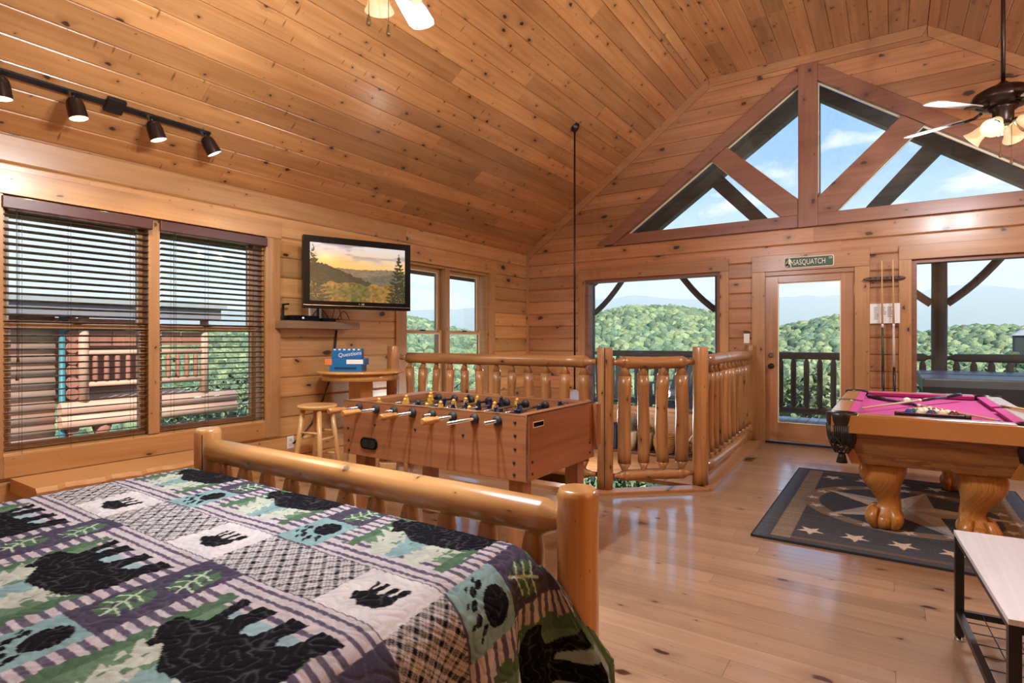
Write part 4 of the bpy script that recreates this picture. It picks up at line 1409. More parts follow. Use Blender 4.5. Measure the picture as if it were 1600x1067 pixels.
img = np.zeros((ni, nj, 3))
tsky = np.clip((B - 0.55) / 0.45, 0, 1)[..., None]
img[:] = Lc('#f0b95c') * (1 - tsky) + Lc('#d8d0cf') * tsky
cln = vnoise(A * 5 + B * 2, B * 14, 4) * 0.6 + vnoise(A * 13, B * 30, 5) * 0.4
cm_ = np.clip((cln - 0.45) * 5, 0, 1)[..., None] * np.clip((B - 0.66) * 6, 0, 1)[..., None]
img = img * (1 - cm_ * 0.8) + Lc('#8d8390') * cm_ * 0.8
sun = np.exp(-(((A - 0.15) / 0.10) ** 2 + ((B - 0.74) / 0.10) ** 2))[..., None]
img = img * (1 - sun) + Lc('#fff2b8') * sun
glow = np.exp(-(((A - 0.15) / 0.35) ** 2 + ((B - 0.66) / 0.12) ** 2))[..., None] * 0.7
img = img * (1 - glow) + Lc('#f5c04f') * glow


def ridge(f, c, k, amp=0.02):
    global img
    h = f(A) + amp * (vnoise(A * 60, A * 0, k) - 0.5)
    mk = (B < h)[..., None]
    tex = (0.75 + 0.5 * vnoise(A * 40, B * 60, k + 1))[..., None]
    img = np.where(mk, Lc(c) * tex, img)


ridge(lambda a: 0.60 - 0.25 * (a - 0.6) ** 2 + 0.02 * np.sin(a * 9), '#80705a', 11, 0.015)
ridge(lambda a: 0.50 + 0.06 * np.sin(a * 7 + 1), '#66604f', 12, 0.02)
ridge(lambda a: 0.66 - 0.62 * np.clip(a - 0.12, 0, 1), '#3a3a2c', 14, 0.035)
hh = 0.30 + 0.13 * np.abs(A - 0.55) + 0.08 * (vnoise(A * 14, A * 0, 21) - 0.5)
mk = (B < hh)[..., None]
n1 = vnoise(A * 45, B * 32, 22)[..., None]; n2 = vnoise(A * 9, B * 6, 23)[..., None]
lowc = Lc('#4f5a2c') * (1 - n2) + Lc('#a07038') * n2
img = np.where(mk, lowc * (0.45 + 1.0 * n1), img)
for ca, wd_, tp, kk in ((0.03, 0.15, 0.98, 31), (0.93, 0.13, 0.93, 33)):
    wv = wd_ * np.clip((tp - B) / tp, 0, 1) * (0.55 + 0.9 * np.mod(B * 15 + 0.3 * vnoise(A * 20, B * 20, kk), 1.0))
    mk = ((np.abs(A - ca) < wv) & (vnoise(A * 70, B * 60, kk + 1) > 0.25))[..., None]
    img = np.where(mk, Lc('#2c331f') * (0.6 + 0.8 * vnoise(A * 60, B * 50, kk + 2))[..., None], img)
Pm = np.array(TC)[None, None, :] + (A - 0.5)[..., None] * SW * np.array(tu) + (SZ0 + B * (SZ1 - SZ0))[..., None] * np.array((0, 0, 1.0)) - np.array(tn) * 0.002
M['screen'] = vcol_mat('lit screen', 0.15, emit=0.95, spec=0.5)
scr = grid_obj('screen', Pm[..., 0], Pm[..., 1], Pm[..., 2], img, M['screen'], None, None)
loc_ = Vector(scr.location)
scr.parent = tv
scr.matrix_parent_inverse = Matrix.Translation(-Vector(tv.location))

t = thing('floating_shelf', 'grey brown wooden wall shelf below the television', 'shelf', (0.12, 3.6, 1.34))
MB().box(0.02, 0.22, 3.10, 3.93, 1.345, 1.415).build('shelf_board', M['shelfw'], t, bevel=0.003)
zs = 1.4155
t = thing('cable_box', 'black media box at the left end of the wall shelf', 'media box', (0.14, 3.3, zs))
MB().box(0.06, 0.20, 3.17, 3.46, zs, zs + 0.05).build('case', M['blackpl'], t, bevel=0.004)
MB().box(0.2, 0.2015, 3.27, 3.29, zs + 0.02, zs + 0.035).build('indicator', plain('blue light', '#8fb6ff', 0.3, emit=(0.4, 0.6, 1), estr=1.0), t)
t = thing('wire_bracket', 'black hook bracket standing at the shelf end', 'bracket', (0.10, 3.13, zs))
m = MB().bar((0.10, 3.14, zs), (0.10, 3.14, zs + 0.15), 0.012, 0.02)
m.bar((0.10, 3.135, zs + 0.145), (0.10, 3.20, zs + 0.155), 0.012, 0.016)
m.build('hook', M['black'], t)
t = thing('router_box', 'small black router with antenna in the middle of the wall shelf', 'media box', (0.14, 3.6, zs))
MB().box(0.07, 0.19, 3.50, 3.66, zs, zs + 0.032).build('case', M['blackpl'], t, bevel=0.004)
MB().box(0.08, 0.09, 3.52, 3.54, zs + 0.032, zs + 0.16).build('antenna', M['black'], t)
t = thing('adapter_box', 'pale power adapter plate on the wall above the shelf', 'adapter', (0.05, 3.55, zs))
MB().box(0.021, 0.05, 3.47, 3.60, zs + 0.03, zs + 0.15).build('plate', M['white'], t, bevel=0.004)
for j, (a, b, c) in enumerate(((3.47, 3.70, 0.10), (3.67, 3.80, 0.15), (3.70, 3.86, 0.08))):
    pts = []
    for i in range(9):
        f = i / 8
        pts.append(((0.055, 0.12, 0.17)[j] - 0.02 * f, a + (b - a) * f, zs + 0.03 + c * math.sin(f * PI) - 0.0 * f))
    o = MB().tube(pts, 0.004, 5).build('media_cable', M['cord'])
    tag(o, ('thin black cable arching low over the wall shelf', 'black cable rising highest behind the television', 'short black cable at the right end of the wall shelf')[j], 'cable')
# ================================================================== RUG
rx0, rx1, ry0, ry1 = 3.965, 5.53, 3.83, 6.08
ni, nj = 280, 400
A, B = np.meshgrid(np.linspace(rx0, rx1, ni), np.linspace(ry0, ry1, nj), indexing='ij')


def star(x, y, cx, cy, r, rot, inner=0.42):
    pts = []
    for k in range(10):
        an = rot + k * PI / 5
        q = r if k % 2 == 0 else r * inner
        pts.append((cx + q * math.cos(an), cy + q * math.sin(an)))
    return inpoly(x, y, pts), pts


cr = np.zeros((ni, nj, 3)) + Lc('#4a5058')
strk = vnoise(A * 12, B * 220, 2)[..., None]
cr = cr * (0.75 + 0.5 * strk)
bl = np.clip((vnoise(A * 2, B * 2, 8) - 0.35) * 2, 0, 1)[..., None]
cr = cr * (1 - bl * 0.5) + Lc('#42526e') * bl * 0.5
ed = np.minimum(np.minimum(A - rx0, rx1 - A), np.minimum(B - ry0, ry1 - B))
ex = np.minimum(A - rx0, rx1 - A)
band = ((ex > 0.10) & (ex < 0.21) & (ed > 0.06))[..., None]
cr = np.where(band, Lc('#8d8273') * (0.7 + 0.6 * strk), cr)
thin = ((ed > 0.07) & (ed < 0.11) & (ex > 0.21))[..., None]
cr = np.where(thin, Lc('#6e5f58') * (0.7 + 0.6 * strk), cr)
inn = (ed >= 0.20)[..., None]
cr = np.where(inn, cr * 0.95, cr)
sx, sy = 4.79, 5.0
dd = np.sqrt(((A - sx) / 0.66) ** 2 + ((B - sy) / 0.66) ** 2)
ring = ((dd > 0.84) & (dd < 1.0))[..., None]
cr = np.where(ring, Lc('#86796a') * (0.7 + 0.6 * strk), cr)
mk, pts = star(A, B, sx, sy, 0.62, PI * 0.43, 0.36)
cr = np.where(mk[..., None], Lc('#cfc9bd') * (0.85 + 0.3 * strk), cr)
an = np.arctan2(B - sy, A - sx)
fac = np.mod(np.floor((an - PI * 0.43) / (PI / 5)), 2)
cr = np.where((mk & (fac == 1))[..., None], cr * 0.72, cr)
for k in range(16):
    t_ = 2 * PI * k / 16
    m2, _ = star(A, B, sx + 0.60 * math.cos(t_), sy + 0.60 * math.sin(t_), 0.055, t_, 0.42)
    cr = np.where((m2 & ~mk)[..., None], Lc('#d2cdc0'), cr)
for cx_, cy_ in [(rx0 + 0.30 + 0.245 * i, yy) for i in range(5) for yy in (ry0 + 0.28, ry1 - 0.28)]:
    m2, _ = star(A, B, cx_, cy_, 0.085, 1.0, 0.42)
    cr = np.where(m2[..., None], Lc('#d2cdc0'), cr)
cr = cr * (0.8 + 0.4 * hashn(np.round(A * 180), np.round(B * 180), 5))[..., None]
rg = thing('star_rug', 'dark blue and grey rug with a big barn star under the pool table', 'rug', ((rx0 + rx1) / 2, (ry0 + ry1) / 2, 0))
M['rug'] = vcol_mat('woven rug', 0.95, 0.5, 300)
o = grid_obj('pile', A, B, np.full_like(A, 0.0125) + 0.001 * vnoise(A * 150, B * 150, 4) + 0.004 * np.exp(-((B - (ry0 + 0.62 + 0.2 * (A - rx0))) / 0.012) ** 2) * (A < rx0 + 0.5), cr, M['rug'], None, None)
o.parent = rg
o.matrix_parent_inverse = Matrix.Translation(-Vector(rg.location))
M['rugedge'] = plain('rug binding', '#24262c', 0.95)
m = MB()
m.box(rx0 - 0.006, rx0 + 0.004, ry0 - 0.006, ry1 + 0.006, 0.0005, 0.0135); m.box(rx1 - 0.004, rx1 + 0.006, ry0 - 0.006, ry1 + 0.006, 0.0005, 0.0135)
m.box(rx0, rx1, ry0 - 0.006, ry0 + 0.004, 0.0005, 0.0135); m.box(rx0, rx1, ry1 - 0.004, ry1 + 0.006, 0.0005, 0.0135)
m.build('binding', M['rugedge'], rg)

# ================================================================== POOL TABLE
qx0, qx1, qy0, qy1, qz = 4.36, 5.44, 4.13, 6.20, 0.775
pool = thing('pool_table', 'oak pool table with magenta cloth and carved claw feet', 'pool table', ((qx0 + qx1) / 2, (qy0 + qy1) / 2, 0.013))
M['felt'] = plain('magenta cloth', '#b0407e', 0.9, noise=0.05, nscale=200)
M['leather'] = plain('black leather', '#131214', 0.35, noise=0.1, coat=0.2)
rw = 0.105
# apron boards around the rails
MB().box(qx0 + 0.02, qx1 - 0.02, qy0, qy0 + 0.03, 0.655, qz - 0.008).build('apron', M['oakr'], pool, bevel=0.006)
MB().box(qx0 + 0.02, qx1 - 0.02, qy1 - 0.03, qy1, 0.655, qz - 0.008).build('apron', M['oakr'], pool, bevel=0.006)
MB().box(qx0, qx0 + 0.03, qy0 + 0.03, qy1 - 0.03, 0.655, qz - 0.008).build('apron', M['oakY'], pool, bevel=0.006)
MB().box(qx1 - 0.03, qx1, qy0 + 0.03, qy1 - 0.03, 0.655, qz - 0.008).build('apron', M['oakY'], pool, bevel=0.006)


def rail_piece(x0, x1, y0, y1, inward):
    """wooden rail top with a cushion on its inner edge"""
    o = MB().box(x0, x1, y0, y1, qz - 0.03, qz).build('rail_top', M['oakr'], pool, bevel=0.008)
    ix, iy = inward
    c = MB()
    w_ = 0.05
    if ix > 0: c.prism([(x1, qz - 0.002), (x1 + w_, qz - 0.008), (x1 + w_ - 0.012, qz - 0.034), (x1, qz - 0.036)], 'Y', y0 + 0.01, y1 - 0.01)
    if ix < 0: c.prism([(x0, qz - 0.002), (x0 - w_, qz - 0.008), (x0 - w_ + 0.012, qz - 0.034), (x0, qz - 0.036)], 'Y', y0 + 0.01, y1 - 0.01)
    if iy > 0: c.prism([(y1, qz - 0.002), (y1 + w_, qz - 0.008), (y1 + w_ - 0.012, qz - 0.034), (y1, qz - 0.036)], 'X', x0 + 0.01, x1 - 0.01)
    if iy < 0: c.prism([(y0, qz - 0.002), (y0 - w_, qz - 0.008), (y0 - w_ + 0.012, qz - 0.034), (y0, qz - 0.036)], 'X', x0 + 0.01, x1 - 0.01)
    c.build('cushion', M['felt'], o)
    return o


pk = 0.085
ym = (qy0 + qy1) / 2
rail_piece(qx0 + 0.005, qx0 + rw, qy0 + rw + pk - 0.03, ym - 0.05, (1, 0))
rail_piece(qx0 + 0.005, qx0 + rw, ym + 0.05, qy1 - rw - pk + 0.03, (1, 0))
rail_piece(qx1 - rw, qx1 - 0.005, qy0 + rw + pk - 0.03, ym - 0.05, (-1, 0))
rail_piece(qx1 - rw, qx1 - 0.005, ym + 0.05, qy1 - rw - pk + 0.03, (-1, 0))
rail_piece(qx0 + rw + pk - 0.03, qx1 - rw - pk + 0.03, qy0 + 0.005, qy0 + rw, (0, 1))
rail_piece(qx0 + rw + pk - 0.03, qx1 - rw - pk + 0.03, qy1 - rw, qy1 - 0.005, (0, -1))
MB().box(qx0 + 0.04, qx1 - 0.04, qy0 + 0.04, qy1 - 0.04, 0.70, qz - 0.042).build('cloth_bed', M['felt'], pool)
# slanted cabinet
ins0, ins1 = 0.03, 0.10
zc0, zc1 = 0.452, 0.655


def slant(a, b):
    return MB().add([a[0], a[1], a[2], a[3], b[0], b[1], b[2], b[3]], [(0, 1, 2, 3), (7, 6, 5, 4), (0, 4, 5, 1), (1, 5, 6, 2), (2, 6, 7, 3), (3, 7, 4, 0)])


def ring_pts(i, z): return [(qx0 + i, qy0 + i, z), (qx1 - i, qy0 + i, z), (qx1 - i, qy1 - i, z), (qx0 + i, qy1 - i, z)]


o0, o1 = ring_pts(0.05, zc1), ring_pts(0.13, zc0)
i0, i1 = ring_pts(0.08, zc1), ring_pts(0.16, zc0)
for k in range(4):
    j = (k + 1) % 4
    slant([o0[k], o0[j], o1[j], o1[k]], [i0[k], i0[j], i1[j], i1[k]]).build('cabinet_panel', M['oakX'] if k % 2 == 0 else M['oakY'], pool)
MB().box(qx0 + 0.15, qx1 - 0.15, qy0 + 0.15, qy1 - 0.15, zc0, zc0 + 0.02).build('cabinet_bottom', M['oakX'], pool)
for (cx_, cy_, sx_, sy_) in ((qx0, qy0, 1, 1), (qx1, qy0, -1, 1), (qx0, qy1, 1, -1), (qx1, qy1, -1, -1)):
    # corner braces along the slanted edges
    a0 = Vector((cx_ + sx_ * 0.045, cy_ + sy_ * 0.045, zc1)); a1 = Vector((cx_ + sx_ * 0.125, cy_ + sy_ * 0.125, zc0 - 0.006))
    w_ = 0.055
    m = MB()
    m.add([a0, a0 + Vector((sx_ * w_, -sy_ * 0.004, 0)), a0 + Vector((sx_ * w_, sy_ * 0.03, 0)), a0 + Vector((sx_ * 0.03, sy_ * w_, 0)), a0 + Vector((-sx_ * 0.004, sy_ * w_, 0)),
           a1, a1 + Vector((sx_ * w_, -sy_ * 0.004, 0)), a1 + Vector((sx_ * w_, sy_ * 0.03, 0)), a1 + Vector((sx_ * 0.03, sy_ * w_, 0)), a1 + Vector((-sx_ * 0.004, sy_ * w_, 0))],
          [(0, 1, 2, 3, 4), (9, 8, 7, 6, 5), (0, 5, 6, 1), (1, 6, 7, 2), (2, 7, 8, 3), (3, 8, 9, 4), (4, 9, 5, 0)])
    m.build('corner_brace', M['oakL'], pool)
    # cabriole leg with ball and claw
    lx_, ly_ = cx_ + sx_ * 0.30, cy_ + sy_ * 0.33
    prof = [(0.453, 0.135, 0.0), (0.43, 0.142, 0.004), (0.39, 0.142, 0.010), (0.34, 0.130, 0.014), (0.29, 0.108, 0.008), (0.24, 0.086, -0.006), (0.20, 0.074, -0.020), (0.165, 0.070, -0.026), (0.14, 0.076, -0.022), (0.11, 0.090, -0.012), (0.08, 0.098, -0.004), (0.05, 0.096, 0.0), (0.03, 0.085, 0.0), (0.0145, 0.07, 0.0)]
    nn = 20
    vs = []
    for (z, hw, of) in prof:
        for k in range(nn):
            an = 2 * PI * k / nn + PI / 4
            c_, s_ = math.cos(an), math.sin(an)
            q = hw / max(abs(c_), abs(s_)) ** 0.45 * 0.93
            vs.append((lx_ - sx_ * of * 1.1 + q * c_, ly_ - sy_ * of * 1.1 + q * s_, z))
    fs = [tuple(range(nn)), tuple((len(prof) - 1) * nn + k for k in range(nn - 1, -1, -1))]
    for i in range(len(prof) - 1):
        for k in range(nn):
            j = (k + 1) % nn
            fs.append((i * nn + k, (i + 1) * nn + k, (i + 1) * nn + j, i * nn + j))
    lg = MB().add(vs, fs, True).build('leg', M['oakL'], pool)
    for k in range(4):
        an = PI / 4 + k * PI / 2
        c_, s_ = math.cos(an), math.sin(an)
        m = MB()
        pts = []
        for i in range(9):
            tt = i / 8
            q = 0.070 + 0.034 * math.sin(tt * PI * 0.9)
            pts.append((q, 0.150 - 0.132 * tt, 0.016 + 0.012 * math.sin(tt * PI)))
        for side in (0,):
            vs = []
            for (q, zq, rq) in pts:
                for kk in range(10):
                    b_ = 2 * PI * kk / 10
                    rad_ = q + rq * math.cos(b_); tan_ = rq * 1.5 * math.sin(b_)
                    vs.append((lx_ + c_ * rad_ - s_ * tan_, ly_ + s_ * rad_ + c_ * tan_, zq + 0.2 * rq * math.cos(b_)))
            fs = []
            for i in range(8):
                for kk in range(10):
                    jj = (kk + 1) % 10
                    fs.append((i * 10 + kk, (i + 1) * 10 + kk, (i + 1) * 10 + jj, i * 10 + jj))
            fs += [tuple(range(10)), tuple(80 + kk for kk in range(9, -1, -1))]
            m.add(vs, fs, True)
        m.build('claw', M['oakL'], lg)
    for k in range(4):
        an = k * PI / 2
        MB().sphere((lx_ + 0.054 * math.cos(an), ly_ + 0.054 * math.sin(an), 0.064), 0.050, 16, 10).build('ball', M['oakL'], lg)
    # pocket with leather shield and fringe
    cxp, cyp = cx_ + sx_ * 0.075, cy_ + sy_ * 0.075
    m = MB()
    m.lathe((cxp, cyp, qz - 0.085), (cxp, cyp, qz + 0.003), [(0, 0.082), (0.5, 0.088), (0.9, 0.092), (1, 0.086)], 24, caps=False)
    m.lathe((cxp, cyp, qz - 0.085), (cxp, cyp, qz + 0.003), [(0, 0.066), (0.9, 0.066), (1, 0.086)], 24, caps=False)
    pkt = m.build('pocket', M['leather'], pool)
    f = MB()
    rr = random.Random(int(cx_ * 100 + cy_))
    for k in range(46):
        an = 2 * PI * k / 46
        r0 = 0.086
        L = 0.11 + 0.012 * rr.random() + 0.035 * (0.5 + 0.5 * math.cos(an - math.atan2(sy_, sx_)))
        x0_, y0_ = cxp + r0 * math.cos(an), cyp + r0 * math.sin(an)
        f.tube([(x0_, y0_, qz - 0.075), (x0_ - 0.008 * math.cos(an), y0_ - 0.008 * math.sin(an), qz - 0.075 - L * 0.6), (x0_ - 0.022 * math.cos(an), y0_ - 0.022 * math.sin(an), qz - 0.075 - L)], 0.0052, 5)
    fr_ = f.build('fringe', M['leather'], pkt)
    nb = MB()
    for k in range(12):
        for sg in (1, -1):
            pts = []
            for i in range(7):
                tt = i / 6
                an = 2 * PI * k / 12 + sg * tt * 1.2
                r_ = 0.066 * math.cos(tt * 1.15) + 0.012
                pts.append((cxp + r_ * math.cos(an), cyp + r_ * math.sin(an), qz - 0.14 - 0.115 * tt))
            nb.tube(pts, 0.0036, 4)
    nb.lathe((cxp, cyp, qz - 0.255), (cxp, cyp, qz - 0.32), [(0, 0.016), (0.3, 0.022), (1, 0.034)], 12)
    nb.build('net_tassel', M['leather'], pkt)
for sx_, xx in ((1, qx0), (-1, qx1)):
    m = MB().lathe((xx + sx_ * 0.055, ym, qz - 0.08), (xx + sx_ * 0.055, ym, qz + 0.002), [(0, 0.055), (0.9, 0.060), (1, 0.055)], 20)
    m.build('pocket', M['leather'], pool)

# ---- balls, rack and cues
ZB = qz - 0.042
br = 0.0286
cols = ['#d8b23a', '#274a9a', '#b23a30', '#4a2f74', '#c8642a', '#2d6e42', '#6e2a28', '#141416', '#d8b23a', '#274a9a', '#b23a30', '#4a2f74', '#c8642a', '#2d6e42', '#6e2a28']
nm = ['yellow', 'blue', 'red', 'purple', 'orange', 'green', 'maroon', 'black', 'yellow striped', 'blue striped', 'red striped', 'purple striped', 'orange striped', 'green striped', 'maroon striped']
order = [0, 9, 2, 11, 7, 4, 5, 13, 14, 8, 1, 10, 3, 12, 6]
M['ivory'] = plain('ivory ball', '#efe4c8', 0.12, coat=0.6, noise=0.02)
rcx, rcy = 4.915, 4.57
idx = 0
for row in range(5):
    for k in range(row + 1):
        bi = order[idx]; idx += 1
        bx_ = rcx + (k - row / 2) * (2 * br + 0.0006)
        by_ = rcy + (4 - row) * br * 1.735
        b_ = thing('billiard_ball', '%s billiard ball packed in the black triangle rack' % nm[bi], 'ball', (bx_, by_, ZB), group='racked billiard balls')
        striped = bi > 7
        mc = plain('ball ' + nm[bi], cols[bi], 0.12, coat=0.6, noise=0.02)
        MB().sphere((bx_, by_, ZB + br), br, 16, 10).build('ball', M['ivory'] if striped else mc, b_)
        if striped:
            MB().lathe((bx_, by_ - 0.012, ZB + br), (bx_, by_ + 0.012, ZB + br), [(0, 0.0262), (0.5, 0.0290), (1, 0.0262)], 16, caps=False).build('stripe', mc, b_)
        else:
            MB().lathe((bx_, by_, ZB + 2 * br - 0.0022), (bx_, by_, ZB + 2 * br + 0.0003), [(0, 0.0105), (1, 0.0100)], 12).build('number_disc', M['ivory'], b_)
ry_b, ry_t = rcy - br - 0.012, rcy + 4 * br * 1.735 + 2 * br + 0.02
hb = 4.9 * br + 0.042
tri_ = [(rcx - hb, ry_b), (rcx + hb, ry_b), (rcx, ry_t)]
rk = thing('ball_rack', 'black triangle rack holding the billiard balls on the cloth', 'rack', (rcx, rcy, ZB))
for i in range(3):
    p, q = tri_[i], tri_[(i + 1) % 3]
    MB().bar((p[0], p[1], ZB + 0.016), (q[0], q[1], ZB + 0.016), 0.014, 0.032).build('rack_side', M['leather'], rk, bevel=0.005)
    MB().lathe((p[0], p[1], ZB), (p[0], p[1], ZB + 0.036), [(0, 0.018), (0.85, 0.018), (1, 0.014)], 14).build('rack_corner', M['leather'], rk)
tag(MB().sphere((4.80, 5.42, ZB + br), br, 18, 12).build('cue_ball', M['ivory']), 'plain ivory cue ball beside the crossed cues on the cloth', 'ball')
M['shaft'] = plain('maple cue shaft', '#c9a878', 0.3, coat=0.4)
M['butt'] = plain('dark cue butt', '#1a1718', 0.3, coat=0.5)


def cue(label, tip, butt, wrap='#1a1718', split=0.5, group=None, mid=None):
    tip, butt = Vector(tip), Vector(butt)
    t = thing('pool_cue', label, 'pool cue', tuple(butt))
    jn = tip.lerp(butt, split)
    MB().lathe(tip, jn, [(0, 0.006), (0.01, 0.0065), (1, 0.0105)], 10).build('shaft', M['shaft'], t)
    MB().lathe(tip - (jn - tip).normalized() * 0.012, tip, [(0, 0.0055), (1, 0.006)], 10).build('tip', plain('cue tip', '#7fa0b8', 0.8), t)
    MB().lathe(jn, jn.lerp(butt, 0.05), [(0, 0.0108), (1, 0.011)], 10).build('joint_ring', M['white'], t)
    b0 = jn.lerp(butt, 0.05)
    bm = plain('cue wrap', wrap, 0.35, noise=0.25, nscale=60, coat=0.4)
    MB().lathe(b0, jn.lerp(butt, 0.62), [(0, 0.0112), (1, 0.0135)], 10).build('forearm', bm, t)
    MB().lathe(jn.lerp(butt, 0.62), butt, [(0, 0.0135), (0.97, 0.0155), (1, 0.013)], 10).build('handle', mid or M['butt'], t)
    return t


# two cues crossed on the cloth, one on the right rail
cue('pool cue lying on the cloth with its dark butt at the far left corner', (5.24, 4.52, ZB + 0.0165), (4.53, 5.86, ZB + 0.0165))
cue('pool cue crossing over the other on the cloth, dark butt towards the far right', (4.53, 4.66, ZB + 0.030), (5.17, 5.90, ZB + 0.058), split=0.53)
cue('pool cue resting on the right rail of the pool table', (5.34, 5.20, qz + 0.008), (5.62, 4.30, qz + 0.019))

# ---- cue rack on the wall with two cues, notice sheet
t = thing('cue_rack', 'dark wooden cue rack bar with notches on the wall right of the door', 'cue rack', (4.63, G - 0.03, 1.9))
pl_ = []
for i in range(21):
    f = i / 20
    pl_.append((4.44 + 0.386 * f, 1.907 + (0.022 if 0.12 < f < 0.88 else 0.006 + 0.016 * min(f, 1 - f) / 0.12)))
for i in range(20, -1, -1):
    f = i / 20
    pl_.append((4.44 + 0.386 * f, 1.907 - (0.016 if 0.12 < f < 0.88 else 0.004 + 0.012 * min(f, 1 - f) / 0.12)))
M['rackw'] = plain('dark rack wood', '#5a3420', 0.4, noise=0.2)
MB().prism(pl_, 'Y', G - 0.085, G - 0.022).build('rack_bar', M['rackw'], t, bevel=0.004)
for i in range(6):
    xx = 4.505 + i * 0.052
    MB().lathe((xx, G - 0.09, 1.913), (xx, G - 0.082, 1.913), [(0, 0.014), (1, 0.014)], 10).build('clip', M['leather'], t)
cue('green-butted pool cue standing in the wall rack, nearer the door', (4.612, G - 0.105, 2.10), (4.625, G - 0.15, 0.665), wrap='#2f4a30', split=0.48)
cue('pool cue with pale forearm and white-ringed butt standing in the wall rack', (4.712, G - 0.105, 2.105), (4.725, G - 0.15, 0.665), wrap='#c9bfae', split=0.48)
t = thing('cue_floor_stand', 'low dark stand holding the two cue butts by the wall', 'stand', (4.66, G - 0.15, 0))
MB().box(4.54, 4.80, G - 0.20, G - 0.11, 0.60, 0.655).build('base_bar', M['rackw'], t, bevel=0.004)
MB().box(4.57, 4.60, G - 0.12, G - 0.022, 0.0, 0.62).build('upright', M['rackw'], t)
MB().box(4.74, 4.77, G - 0.12, G - 0.022, 0.0, 0.62).build('upright', M['rackw'], t)
t = thing('notice_sheet', 'white printed notice sheet on the log wall behind the cues', 'notice', (4.64, G - 0.03, 1.42))
MB().box(4.502, 4.776, G - 0.045, G - 0.041, 1.42, 1.637).build('sheet', M['paper'], t)
M['ink'] = plain('grey print', '#7d7f86', 0.8)
pr = random.Random(4)
for blk in ((4.54, 4.585, 1.60, 1.46), (4.60, 4.655, 1.60, 1.52), (4.66, 4.715, 1.60, 1.49)):
    z = blk[2]
    while z > blk[3]:
        MB().box(blk[0], blk[0] + (blk[1] - blk[0]) * pr.uniform(0.6, 1), G - 0.0455, G - 0.045, z - 0.006, z).build('print_line', M['ink'], t)
        z -= 0.013
t = thing('light_switch', 'white light switch plate above the railing end by the door', 'switch', (3.217, G - 0.02, 1.2))
MB().box(3.183, 3.25, G - 0.028, G - 0.02, 1.20, 1.318).build('plate', M['white'], t, bevel=0.003)
MB().box(3.206, 3.227, G - 0.034, G - 0.028, 1.235, 1.285).build('rocker', M['white'], t, bevel=0.002)

# ---- street-style sign above the door
M['signg'] = plain('sign green', '#3e5a44', 0.5)
M['signw'] = plain('sign cream', '#e8e2d2', 0.5)
sg = thing('door_sign', 'green street-style sign lettered SASQUATCH DR above the door', 'sign', (3.90, G - 0.05, 2.08))
gx0, gx1, gz0, gz1 = 3.643, 4.156, 2.084, 2.212


def rrect(x0, x1, z0, z1, r):
    p = []
    for (cx_, cz_, a0) in ((x1 - r, z1 - r, 0), (x0 + r, z1 - r, 90), (x0 + r, z0 + r, 180), (x1 - r, z0 + r, 270)):
        for k in range(5):
            an = math.radians(a0 + k * 22.5)
            p.append((cx_ + r * math.cos(an), cz_ + r * math.sin(an)))
    return p


MB().prism(rrect(gx0, gx1, gz0, gz1, 0.02), 'Y', G - 0.052, G - 0.047).build('border', M['signw'], sg)
MB().prism(rrect(gx0 + 0.008, gx1 - 0.008, gz0 + 0.008, gz1 - 0.008, 0.016), 'Y', G - 0.0535, G - 0.0518).build('face', M['signg'], sg)
put_text('SASQUATCH', 0.088, (3.905, G - 0.0535, 2.146), (1, 0, 0), (0, 0, 1), M['signw'], sg, sx=0.66)
put_text('DR', 0.036, (4.122, G - 0.0535, 2.178), (1, 0, 0), (0, 0, 1), M['signw'], sg, sx=0.72)
fig = [(.46, 1), (.58, .98), (.62, .88), (.72, .80), (.80, .62), (.92, .50), (.98, .40), (.90, .38), (.78, .48), (.68, .58), (.66, .46), (.74, .30), (.72, .16), (.82, .04), (.62, .0), (.62, .14), (.56, .30), (.46, .38), (.34, .24), (.18, .14), (.06, .16), (.02, .06), (.16, .04), (.36, .10), (.30, .3), (.36, .46), (.34, .62), (.22, .52), (.10, .40), (.04, .44), (.14, .58), (.28, .76), (.38, .84), (.38, .94)]
MB().prism([(3.655 + a * 0.085, 2.096 + b * 0.104) for a, b in fig], 'Y', G - 0.0545, G - 0.0533).build('walking_figure', M['signw'], sg)

# ---- coffee table at the right edge
ct_ = thing('coffee_table', 'white topped coffee table with black steel frame and wire shelf', 'table', (5.25, 2.55, 0), local=False)
M['wtop'] = wood('white washed table top', 'Y', 'X', '#dfe2ea', '#c9ccd6', knots=0.0, rough=0.35, coat=0.3, var=0.0, grain=70)
ca = Vector((4.915, 2.99, 0)); cb = Vector((4.975, 2.12, 0))
dv = (ca - cb).normalized(); du = Vector((dv.y, -dv.x, 0))
Rc = Matrix((du, dv, Vector((0, 0, 1)))).transposed()
Wd, Ln = 0.55, (ca - cb).length
cc = (ca + cb) / 2 + du * Wd / 2
MB().obox((cc.x, cc.y, 0.4415), (Wd, Ln, 0.017), Rc).build('table_top', M['wtop'], ct_, bevel=0.001)
lgp = []
for a in (0, 1):
    for b in (0, 1):
        p = (cb if b == 0 else ca) + du * (0.016 + a * (Wd - 0.032)) + dv * (0.016 if b == 0 else -0.016)
        lgp.append(p)
        MB().obox((p.x, p.y, 0.2265), (0.03, 0.03, 0.413), Rc).build('leg', M['black'], ct_, bevel=0.002)
        MB().lathe((p.x, p.y, 0), (p.x, p.y, 0.02), [(0, 0.016), (0.4, 0.017), (0.5, 0.009), (1, 0.009)], 12).build('foot', M['chrome'], ct_)
for z in (0.42, 0.115):
    for (i, j) in ((0, 1), (2, 3), (0, 2), (1, 3)):
        MB().bar((lgp[i].x, lgp[i].y, z), (lgp[j].x, lgp[j].y, z), 0.022, 0.024).build('frame_bar', M['black'], ct_)
m = MB()
